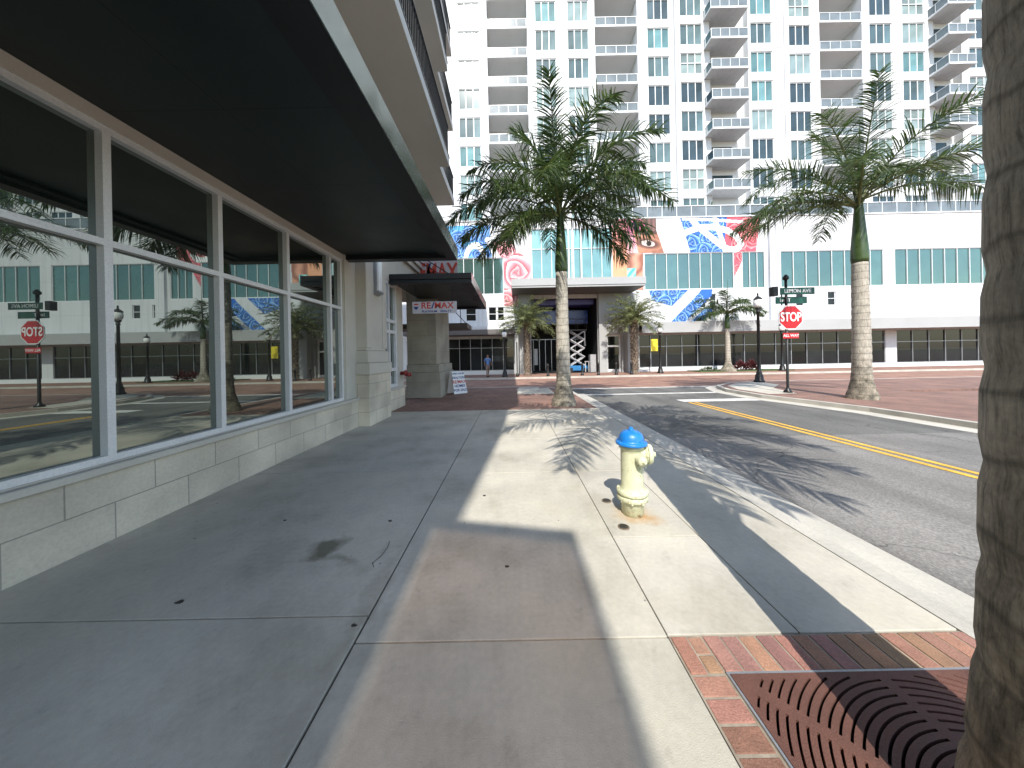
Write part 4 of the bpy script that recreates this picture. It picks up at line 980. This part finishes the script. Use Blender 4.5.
main_fr = [(180, 30, 4.0, 85), (186, 55, 3.6, 105), (357, 62, 3.3, 78), (192, 8, 3.4, 62), (170, -2, 3.0, 50), (176, 74, 3.7, 112), (215, 20, 3.2, 80),
           (2, 46, 4.2, 88), (352, 0, 2.5, 62), (10, -8, 2.6, 55), (335, 66, 3.6, 88), (25, 50, 3.2, 80),
           (100, 86, 3.9, 22), (150, 82, 3.7, 42), (60, 78, 3.8, 40), (250, 80, 3.6, 55), (280, 62, 3.6, 98), (255, 30, 3.3, 90), (300, 22, 3.4, 85), (90, 40, 3.6, 90), (130, 30, 3.4, 85), (320, -8, 3.0, 50), (225, -8, 2.8, 48)]
royal((1.63, 9.6), 'large royal palm with ringed trunk where the concrete walk meets the bricks', main_fr, 4.25, 6.3, .40, .185, 11, .90, 125, .034, 'royal palms along the street')
grate_fr = [(a, e, L, d) for (a, e, L, d) in [(0, 40, 3.8, 85), (25, 30, 3.4, 70), (330, 45, 3.8, 85), (300, 35, 3.8, 85), (270, 60, 3.8, 85), (240, 35, 3.6, 85), (205, 45, 3.6, 85), (180, 60, 3.4, 70), (50, 62, 2.9, 50), (75, 70, 2.8, 40), (12, 65, 3.5, 60), (345, 15, 3.6, 65), (315, 70, 3.6, 70), (120, 66, 3.0, 45), (133, 34, 4.6, 82), (285, 20, 3.6, 70), (302, 5, 3.4, 58), (268, 0, 3.2, 55), (318, 12, 3.5, 62)]]
royal((1.66, .76), 'royal palm rising out of the slotted iron grate, trunk cut by the right edge', grate_fr, 4.6, 6.9, .33, .22, 21, .80, 84, .040, 'royal palms along the street')
right_fr = [(180, 48, 3.9, 100), (190, 20, 3.8, 65), (172, 5, 3.6, 45), (160, 60, 3.7, 70), (205, 62, 3.6, 75), (150, 30, 3.5, 75), (225, 35, 3.5, 80), (90, 80, 3.6, 30), (0, 45, 3.8, 90), (340, 20, 3.6, 75), (20, 60, 3.6, 70), (60, 30, 3.5, 80), (270, 60, 3.5, 85), (300, 30, 3.5, 80), (120, 40, 3.5, 80), (240, 78, 3.5, 40)]
royal((11.3, 9.7), 'royal palm on the right corner near the stop sign, drooping fronds', right_fr, 4.4, 6.5, .38, .19, 31, .86, 105, .030, 'royal palms along the street')
sm_fr = [(180, 40, 3.2, 90), (0, 35, 3.3, 90), (200, 10, 2.6, 60), (340, 15, 2.6, 60), (160, 65, 2.8, 80), (20, 65, 2.8, 80), (270, 50, 2.6, 90), (90, 60, 2.6, 80), (230, 70, 2.6, 60), (310, 40, 2.8, 90), (130, 20, 2.6, 70), (45, 20, 2.6, 70)]
royal((17.7, 24.6), 'small royal palm with swollen pale trunk in front of the far shops', [(a, e*.9, L*.95, d) for a, e, L, d in sm_fr], 3.5, 4.95, .60, .17, 41, .8, 70, .05, 'royal palms along the street')

def date_palm(loc, label, zt, seed, nf=46):
    rng = random.Random(seed); x0, y0 = loc
    t = thing('date_palm', label, 'palm tree', (x0, y0, 0), 0, 'date palms before the podium')
    g = MB(); prof = [(.36, -.05), (.30, .15)]
    z = .2
    while z < zt: prof += [(.235, z), (.265, z+.08), (.24, z+.11)]; z += .13
    prof += [(.34, zt), (.40, zt+.25), (.25, zt+.55)]
    g.lathe(prof, 14, x0, y0, jit=.06); g.build('trunk', M['bark_date'], t)
    # pruned leaf bases spiralling up the bole
    g = MB()
    for k in range(150):
        a = k*2.4; zz = .3+(zt)*k/150; rr = .235
        p = Vector((x0+rr*math.cos(a), y0+rr*math.sin(a), zz)); q = p+Vector((math.cos(a)*.09, math.sin(a)*.09, .10)); g.tube([p, q], [.05, .025], 4)
    g.build('leaf_bases', M['bark_date'], t)
    for k in range(nf):
        u = (k+.5)/nf; el = 82-100*u; az = k*137.5+rng.uniform(-12, 12)
        frond(t, (x0, y0, zt+.35), az, el, rng.uniform(2.2, 2.8), 66-25*u, .46, 44, rng, M['leaf_date'], .04, .2, .10, 1.)
    return t
date_palm((1.25, 24.6), 'date palm with rough trunk left of the dark entrance, by the slim post', 4.0, 51)
date_palm((9.75, 23.9), 'date palm with rough trunk right of the dark entrance, before the white glass door', 4.0, 52)

# ------------------------------------------------------------------ HYDRANT
hx, hy = 1.18, 3.01
hyd = thing('fire_hydrant', 'pale yellow fire hydrant with blue bonnet on the sunny walk', 'fire hydrant', (hx, hy, 0))
g = MB(); g.lathe([(.10, -.01), (.10, .02), (.107, .025), (.107, .135), (.112, .14), (.142, .15), (.147, .155), (.147, .185), (.142, .19), (.128, .193), (.128, .205), (.145, .208), (.149, .213), (.149, .240), (.143, .246), (.12, .25), (.112, .265), (.106, .30), (.104, .62), (.108, .655), (.118, .66), (.120, .672), (.120, .69)], 36, hx, hy); g.build('barrel', M['hydrant'], hyd)
for zb in (.145, .245):
    for k in range(8):
        a = 2*math.pi*(k+.5)/8; x, y = hx+.133*math.cos(a), hy+.133*math.sin(a)
        g = MB(); g.lathe([(.013, zb-.012 if zb < .2 else zb-.045), (.013, zb+.012)], 6, x, y); g.build('flange_bolt', M['hydrant'], hyd)
g = MB(); g.lathe([(.122, .692), (.147, .695), (.150, .70), (.150, .717), (.143, .724), (.122, .728), (.120, .745), (.115, .775), (.100, .803), (.076, .822), (.048, .832), (.030, .835)], 36, hx, hy); bon = g.build('bonnet', M['hydrant_blue'], hyd)
g = MB(); g.lathe([(.034, .832), (.036, .842), (.020, .845), (.018, .866)], 5, hx, hy); g.build('operating_nut', M['hydrant_blue'], bon)
for k in range(6):
    a = 2*math.pi*(k+.3)/6; x, y = hx+.132*math.cos(a), hy+.132*math.sin(a)
    g = MB(); g.lathe([(.012, .714), (.012, .732)], 6, x, y); g.build('bonnet_bolt', M['hydrant_blue'], bon)
for k in range(4):
    a = R(20+90*k); g = MB(); g.tube([(hx+.118*math.cos(a), hy+.118*math.sin(a), .735), (hx+.10*math.cos(a), hy+.10*math.sin(a), .775), (hx+.06*math.cos(a), hy+.06*math.sin(a), .81)], [.009, .009, .006], 6); g.build('bonnet_rib', M['hydrant_blue'], bon)
def nozzle(ang, z, r, L, cap):
    d = Vector((math.cos(R(ang)), math.sin(R(ang)), 0)); g = MB(); o = Vector((hx, hy, z))
    prof = [(.06, r*.9), (.112, r*.82), (.125, r*.85), (.13, r*1.12), (.14, r*1.15), (.145, r*.98)]
    def ring(g, prof):
        i = len(g.v); n = 22; u = Vector((-d.y, d.x, 0)); w = Vector((0, 0, 1))
        for (l, rr) in prof:
            for k in range(n): a = 2*math.pi*k/n; g.v.append(tuple(o+d*l+(u*math.cos(a)+w*math.sin(a))*rr))
        for j in range(len(prof)-1):
            for k in range(n): g.f.append((i+j*n+k, i+j*n+(k+1) % n, i+(j+1)*n+(k+1) % n, i+(j+1)*n+k)); g.mi.append(0); g.c.append((1, 1, 1)); g.sm.append(True)
        g.f.append(tuple(i+k for k in range(n))); g.f.append(tuple(i+(len(prof)-1)*n+k for k in range(n))); g.mi += [0, 0]; g.c += [(1, 1, 1)]*2; g.sm += [False]*2
    ring(g, prof); nz = g.build('outlet', M['hydrant'], hyd)
    g = MB(); ring(g, [(.147, r*.95), (.149, r*1.16), (.155, r*1.18), (.180, r*1.14), (.190, r*1.0), (.194, r*.35), (.196, r*.32), (.222, r*.30)]); g.build('outlet_cap', M['hydrant'], nz)
    if cap:
        g = MB(); g.tube([tuple(o+d*.16+Vector((0, 0, -r))), tuple(o+d*.13+Vector((0, 0, -r-.06))), tuple(o+d*.10+Vector((0, 0, -r+.005)))], .004, 5); g.build('chain', M['hydrant'], nz)
nozzle(-12, .60, .084, .2, True); nozzle(-78, .575, .040, .16, True)
for i, (x, y, lb_) in enumerate([(1.00, 3.27, 'small round metal cover in the walk, the farther one left of the hydrant'), (1.00, 2.77, 'small round metal cover in the walk, the nearer one before the hydrant')]):
    t = thing('valve_cover', lb_, 'metal cover', (x, y, 0), 0, 'round metal covers by the hydrant')
    g = MB(); g.lathe([(.052, -.005), (.052, .005), (.048, .007)], 24, x, y); g.build('rim', M['cast'], t)
    g = MB(); g.lathe([(.040, .006), (.038, .011)], 20, x, y); g.box(x-.012, x+.012, y-.004, y+.004, .010, .014); g.build('lid', M['bronze'], t)

# debris on the walk
g = MB(); pts = [(-1.10, 2.62, .004), (-1.075, 2.52, .012), (-1.09, 2.42, .006), (-1.12, 2.34, .006), (-1.09, 2.30, .004)]; g.tube(pts, .0022, 5)
tag(g.build('twig', M['bronze']), 'thin curved dry twig lying on the shaded walk near the long joint', 'twig')
def scrap(x, y, lab, s=.02, seed=0):
    r_ = random.Random(seed); g = MB(); n = 7
    g.prism([(x+s*r_.uniform(.5, 1.1)*math.cos(2*math.pi*k/n)*1.5, y+s*r_.uniform(.5, 1.1)*math.sin(2*math.pi*k/n)) for k in range(n)], .0, .006)
    return tag(g.build('leaf_scrap', M['bronze']), lab, 'leaf scrap', 'dark scraps lying on the walk')
for i, (x, y, lab) in enumerate([(-.07, 2.28, 'dark scrap lying alone in the middle of the large corner shadow'), (-1.83+.6, 2.95, 'dark scrap on the shaded walk beyond the oily stain'), (-.98, 1.80, 'dark scrap beside the long joint, next to the cross joint'), (-.35, 3.45, 'dark scrap near the shadow edge at the sunny patch'),
                                (-2.3, 3.0, 'dark scrap on the shaded walk left of the oily stain'), (-2.25, 2.0, 'dark scrap on the shaded walk nearest the stone base')]): scrap(x, y, lab, .012+.006*(i % 2), i)

# ------------------------------------------------------------------ STREET FURNITURE
def street_lamp(x, y, h, label, banner=False, arms=False):
    t = thing('street_lamp', label, 'street lamp', (x, y, 0), 0, 'black post top street lamps')
    g = MB(); g.lathe([(.24, 0), (.24, .08), (.19, .12), (.17, .35), (.12, .45), (.13, .50), (.085, .58), (.075, 1.2), (.062, h-.95), (.09, h-.93), (.09, h-.88), (.06, h-.85), (.13, h-.74), (.13, h-.70)], 16, x, y); g.build('post', M['black'], t)
    g = MB(); g.lathe([(.11, h-.70), (.175, h-.60), (.195, h-.45), (.17, h-.28), (.10, h-.20)], 18, x, y); g.build('globe', M['globe'], t)
    g = MB(); g.lathe([(.20, h-.28), (.18, h-.24), (.11, h-.16), (.05, h-.12), (.03, h-.05), (.045, h-.02), (.01, h+.08)], 16, x, y); g.build('cap', M['black'], t)
    if banner:
        g = MB(); g.tube([(x, y, h-1.2), (x-.75, y, h-1.2)], .02, 6); g.tube([(x, y, h-2.2), (x-.75, y, h-2.2)], .02, 6); g.build('banner_arm', M['black'], t)
        g = MB(); g.box(x-.72, x-.18, y-.008, y+.008, h-2.18, h-1.22); b = g.build('banner', M['banner'], t)
    return t
street_lamp(12.75, 15.5, 4.55, 'black street lamp with white acorn globe on the near right corner beside the stop sign')
street_lamp(11.85, 24.0, 3.95, 'black street lamp carrying a small yellow banner before the far shops', banner=True)
street_lamp(21.6, 24.0, 3.9, 'black street lamp before the far shops, seen between the corner lamp and the stop sign')
street_lamp(-.57, 23.2, 3.75, 'black street lamp with pale globe before the left shops, beside the walking person')
t = thing('slim_post', 'slim dark sign post standing between the left street lamp and the date palm', 'post', (.38, 23.1, 0))
g = MB(); g.lathe([(.13, 0), (.12, .2), (.05, .3), (.045, 2.6), (.05, 2.62), (.01, 2.7)], 12, .38, 23.1); g.build('pole', M['bronze'], t)
bol = [(2.75, 'leftmost bollard, just left of the large palm trunk'), (5.4, 'bollard before the scissor lift base'), (6.65, 'bollard right of the scissor lift, at the edge of the entrance'), (8.02, 'bollard before the white framed glass door'), (9.2, 'bollard nearest the rough date palm trunk on the right')]
b0 = None
for x, lab in bol:
    if b0 is None:
        b0 = thing('bollard', lab+', black', 'bollard', (0, 0, 0), 0, 'black bollards before the entrance')
        g = MB(); g.lathe([(.12, 0), (.12, .1), (.085, .14), (.08, .75), (.095, .78), (.095, .84), (.06, .93), (.02, .97)], 14); g.build('post', M['black'], b0)
        g = MB(); g.lathe([(.14, 0), (.14, .03)], 14); g.build('base_plate', M['black'], b0); o = b0
    else: o = copy_tree(b0); o['label'] = lab+', black'
    o.location = (x, 23.15, 0)

# stop sign
sx, sy = 10.5, 11.45
t = thing('stop_sign', 'red octagonal STOP sign with ALL WAY plate on a black pole at the right corner', 'stop sign', (sx, sy, 0))
g = MB(); g.lathe([(.14, 0), (.13, .06), (.06, .14), (.045, .2), (.045, 4.35)], 12, sx, sy); g.build('pole', M['black'], t)
sx2 = 10.60
def octo(g, x, y, z, r_, th):
    P = [(x+r_*math.cos(R(22.5+45*k)), z+r_*math.sin(R(22.5+45*k))) for k in range(8)]
    n = 8; i = len(g.v); g.v += [(p[0], y, p[1]) for p in P]+[(p[0], y+th, p[1]) for p in P]
    g.f.append(tuple(i+k for k in range(n))); g.f.append(tuple(i+n+k for k in reversed(range(n))))
    for k in range(n): g.f.append((i+k, i+(k+1) % n, i+n+(k+1) % n, i+n+k))
    g.mi += [0]*10; g.c += [(1, 1, 1)]*10; g.sm += [False]*10
zc = 2.86
g = MB(); octo(g, sx2, sy-.07, zc, .49, .02); g.build('white_border', M['sign_white'], t)
g = MB(); octo(g, sx2, sy-.075, zc, .455, .004); fc = g.build('red_face', M['red'], t)
text('lettering', 'STOP', .47, M['letter_white'], fc, (sx2, sy-.079, zc), FACE, .004, .70)
g = MB(); g.box(sx2-.30, sx2+.30, sy-.07, sy-.055, 2.06, 2.27); p_ = g.build('all_way_plate', M['red'], t, bevel=.003)
text('lettering', 'ALL WAY', .14, M['letter_white'], p_, (sx2, sy-.073, 2.165), FACE, .002)
g = MB(); g.box(sx2-.36, sx2+.95, sy-.05, sy-.03, 3.73, 3.99); p_ = g.build('street_name_blade', M['green_sign'], t, bevel=.003)
text('lettering', 'LEMON AVE', .19, M['letter_white'], p_, (sx2+.30, sy-.053, 3.86), FACE, .002)
g = MB(); g.box(sx2-.45, sx2+.75, sy+.05, sy+.07, 3.40, 3.66); p_ = g.build('street_name_blade', M['green_sign'], t, bevel=.003)
text('lettering', '1st ST', .17, M['letter_white'], p_, (sx2-.1, sy+.047, 3.53), FACE, .002)
g = MB(); g.box(sx2-.60, sx2-.40, sy-.02, sy+.18, 3.70, 4.05); g.build('signal_box', M['black'], t, bevel=.01)
g = MB(); g.lathe([(.07, 4.3), (.10, 4.34), (.10, 4.4), (.03, 4.5)], 12, sx, sy); g.build('finial', M['black'], t)

# scissor lift in the entrance
lx, ly = 6.0, 27.7
t = thing('scissor_lift', 'raised scissor lift with blue base standing in the dark entrance', 'scissor lift', (lx, ly, .03))
g = MB(); g.box(lx-.85, lx+.85, ly-.45, ly+.45, .22, .60); g.box(lx-.5, lx+.5, ly-.5, ly-.45, .15, .5); g.build('base', M['lift_blue'], t, bevel=.03)
for dx in (-.6, .6):
    for dy in (-.42, .42):
        g = MB(); g.lathe([(.19, -.06), (.20, -.04), (.20, .04), (.19, .06)], 16, axis='Y', o=(lx+dx, ly+dy, .23)); g.build('wheel', M['rubber'], t)
z = .62; nlev = 4; dz = .78
for k in range(nlev):
    for dy in (-.38, .38):
        for sg in (-1, 1):
            g = MB(); g.tube([(lx-.62*sg, ly+dy+.035*sg, z+k*dz), (lx+.62*sg, ly+dy+.035*sg, z+(k+1)*dz)], .052, 4); g.build('scissor_arm', M['lift_grey'], t)
g = MB()
for k in range(nlev+1):
    for x in (-.6, .6): g.tube([(lx+x, ly-.4, z+k*dz), (lx+x, ly+.4, z+k*dz)], .025, 6)
g.build('cross_pin', M['lift_grey'], t)
g = MB(); zp = z+nlev*dz+.06; g.box(lx-.85, lx+.85, ly-.42, ly+.42, zp, zp+.10); g.build('platform', M['bronze'], t)
g = MB()
for x in (-.83, 0, .83):
    for y in (-.4, .4): g.tube([(lx+x, ly+y, zp+.1), (lx+x, ly+y, zp+1.1)], .018, 5)
for zz in (.6, 1.1):
    g.tube([(lx-.83, ly-.4, zp+zz), (lx+.83, ly-.4, zp+zz)], .018, 5); g.tube([(lx-.83, ly+.4, zp+zz), (lx+.83, ly+.4, zp+zz)], .018, 5)
    g.tube([(lx-.83, ly-.4, zp+zz), (lx-.83, ly+.4, zp+zz)], .018, 5); g.tube([(lx+.83, ly-.4, zp+zz), (lx+.83, ly+.4, zp+zz)], .018, 5)
g.build('guard_rail', M['bronze'], t)
g = MB(); g.box(lx+.9, lx+.95, ly-.6, ly-.55, .03, 1.0); g.box(lx+.55, lx+1.0, ly-.6, ly-.55, .95, 1.0); g.box(lx+.6, lx+.65, ly-.6, ly-.55, .03, 1.0); g.build('ladder', M['lift_grey'], t)

# ------------------------------------------------------------------ PLANTS
def bush(name, x, y, z, rx, ry, rz, n, label, cat, m, seed, L=.22, group=None, pot=False):
    r_ = random.Random(seed); t = thing(name, label, cat, (x, y, z), 0, group); g = MB(); g._closed = False
    for k in range(n):
        a = r_.uniform(0, 6.283); e = r_.uniform(-.1, 1.5); d = Vector((math.cos(a)*math.cos(e), math.sin(a)*math.cos(e), math.sin(e)))
        q = r_.uniform(.2, 1)**.6; p = Vector((x+d.x*rx*q, y+d.y*ry*q, z+.05+d.z*rz*q*r_.uniform(.7, 1.1))); tt = r_.uniform(.5, 1.5)
        leaflet(g, p, d+Vector((0, 0, .3)), L*r_.uniform(.6, 1.2), L*.32, r_, (tt, tt, tt*.9), .5, 3)
    g.mi = [0]*len(g.mi); g.build('foliage', m, t)
    g = MB()
    for k in range(5): a = k*1.3; g.tube([(x, y, z-.02), (x+rx*.5*math.cos(a), y+ry*.5*math.sin(a), z+rz*.6)], [.02, .008], 5)
    g.build('stem', M['bark_date'], t); return t
for i, (x, lab) in enumerate([(19.1, 'dark red leafy plant in the far bed, left of the corner lamp'), (20.0, 'dark red leafy plant in the far bed, directly behind the corner lamp')]):
    bush('bromeliad', x, 25.0, .06, .5, .4, .62, 150, lab, 'plant', M['leaf_red'] if i else M['leaf_red'], 60+i, .35, 'red plants in the far bed')
bush('low_shrub', 16.4, 25.0, .06, .8, .4, .22, 260, 'low green ground shrub left of the small royal palm', 'shrub', M['leaf_bush'], 63, .15)
for i, (x, s_, lab) in enumerate([(18.4, .9, 'leftmost of the two rounded shrubs on the podium terrace behind the rail'), (20.6, .7, 'second rounded shrub on the podium terrace, nearer the hanging palm fronds')]):
    bush('terrace_shrub', x, 27.4, 12.6, s_, .5, 2.3*s_+.5, 420, lab, 'shrub', M['leaf_bush'], 70+i, .3, 'shrubs on the podium terrace')
t_ = bush('balcony_plant', 10.3, 31.7, 35.6, .35, .3, 1.0, 140, 'green plant standing on a high tower balcony above the large palm', 'plant', M['leaf_bush'], 80, .35)

# ------------------------------------------------------------------ PERSON
px_, py_ = -1.9, 23.3
t = thing('person', 'person in a blue shirt and grey brown shorts walking past the left shops', 'person', (px_, py_, 0), R(20))
def skin_body(name, V, E, rad, m, parent, sub=2, root=0):
    me = bpy.data.meshes.new(name); me.from_pydata(V, E, []); o = bpy.data.objects.new(name, me); COL.objects.link(o); o.parent = parent
    sk = o.modifiers.new('skin', 'SKIN')
    for i, r_ in enumerate(rad): me.skin_vertices[0].data[i].radius = (r_, r_) if not hasattr(r_, '__len__') else r_
    me.skin_vertices[0].data[root].use_root = True
    ss = o.modifiers.new('s', 'SUBSURF'); ss.levels = sub; ss.render_levels = sub
    me.materials.append(m); return o
V = [(0, 0, .92), (0, 0, 1.10), (0, .0, 1.32), (0, 0, 1.45), (0, -.01, 1.53), (0, -.02, 1.62), (0, -.02, 1.72),
     (-.10, 0, .88), (-.11, -.14, .50), (-.11, -.12, .10), (-.11, -.25, .04), (.10, 0, .88), (.11, .12, .50), (.11, .32, .14), (.11, .27, .04),
     (-.19, 0, 1.40), (-.24, .06, 1.14), (-.24, -.06, .92), (-.24, -.10, .84), (.19, 0, 1.40), (.24, -.08, 1.14), (.23, -.24, .98), (.23, -.29, .92)]
E_ = [(0, 1), (1, 2), (2, 3), (3, 4), (4, 5), (5, 6), (0, 7), (7, 8), (8, 9), (9, 10), (0, 11), (11, 12), (12, 13), (13, 14), (3, 15), (15, 16), (16, 17), (17, 18), (3, 19), (19, 20), (20, 21), (21, 22)]
rad = [.12, .115, .13, .09, .052, .092, .075, .085, .058, .042, .035, .085, .058, .042, .035, .052, .042, .033, .03, .052, .042, .033, .03]
skin_body('body', V, E_, rad, M['skin'], t)
skin_body('shirt', [(0, 0, .96), (0, 0, 1.12), (0, 0, 1.33), (0, 0, 1.43), (-.19, 0, 1.40), (-.235, .04, 1.20), (.19, 0, 1.40), (.235, -.05, 1.20)], [(0, 1), (1, 2), (2, 3), (3, 4), (4, 5), (3, 6), (6, 7)], [.155, .15, .15, .10, .072, .062, .072, .062], M['shirt'], t, 2, 1)
skin_body('shorts', [(0, 0, .98), (0, 0, .90), (-.10, -.01, .84), (-.112, -.10, .60), (.10, .01, .84), (.112, .09, .60)], [(0, 1), (1, 2), (2, 3), (1, 4), (4, 5)], [.14, .14, .10, .085, .10, .085], M['shorts'], t, 2, 1)
skin_body('hair', [(0, .01, 1.66), (0, -.02, 1.74)], [(0, 1)], [.100, .085], M['hair'], t)
for sx_, yy, zz in ((-.11, -.20, .05), (.11, .24, .05)):
    g = MB(); g.box(sx_-.045, sx_+.045, yy-.12, yy+.12, 0, .08); o = g.build('shoe', M['rubber'], None, bevel=.025, seg=3); o.parent = t
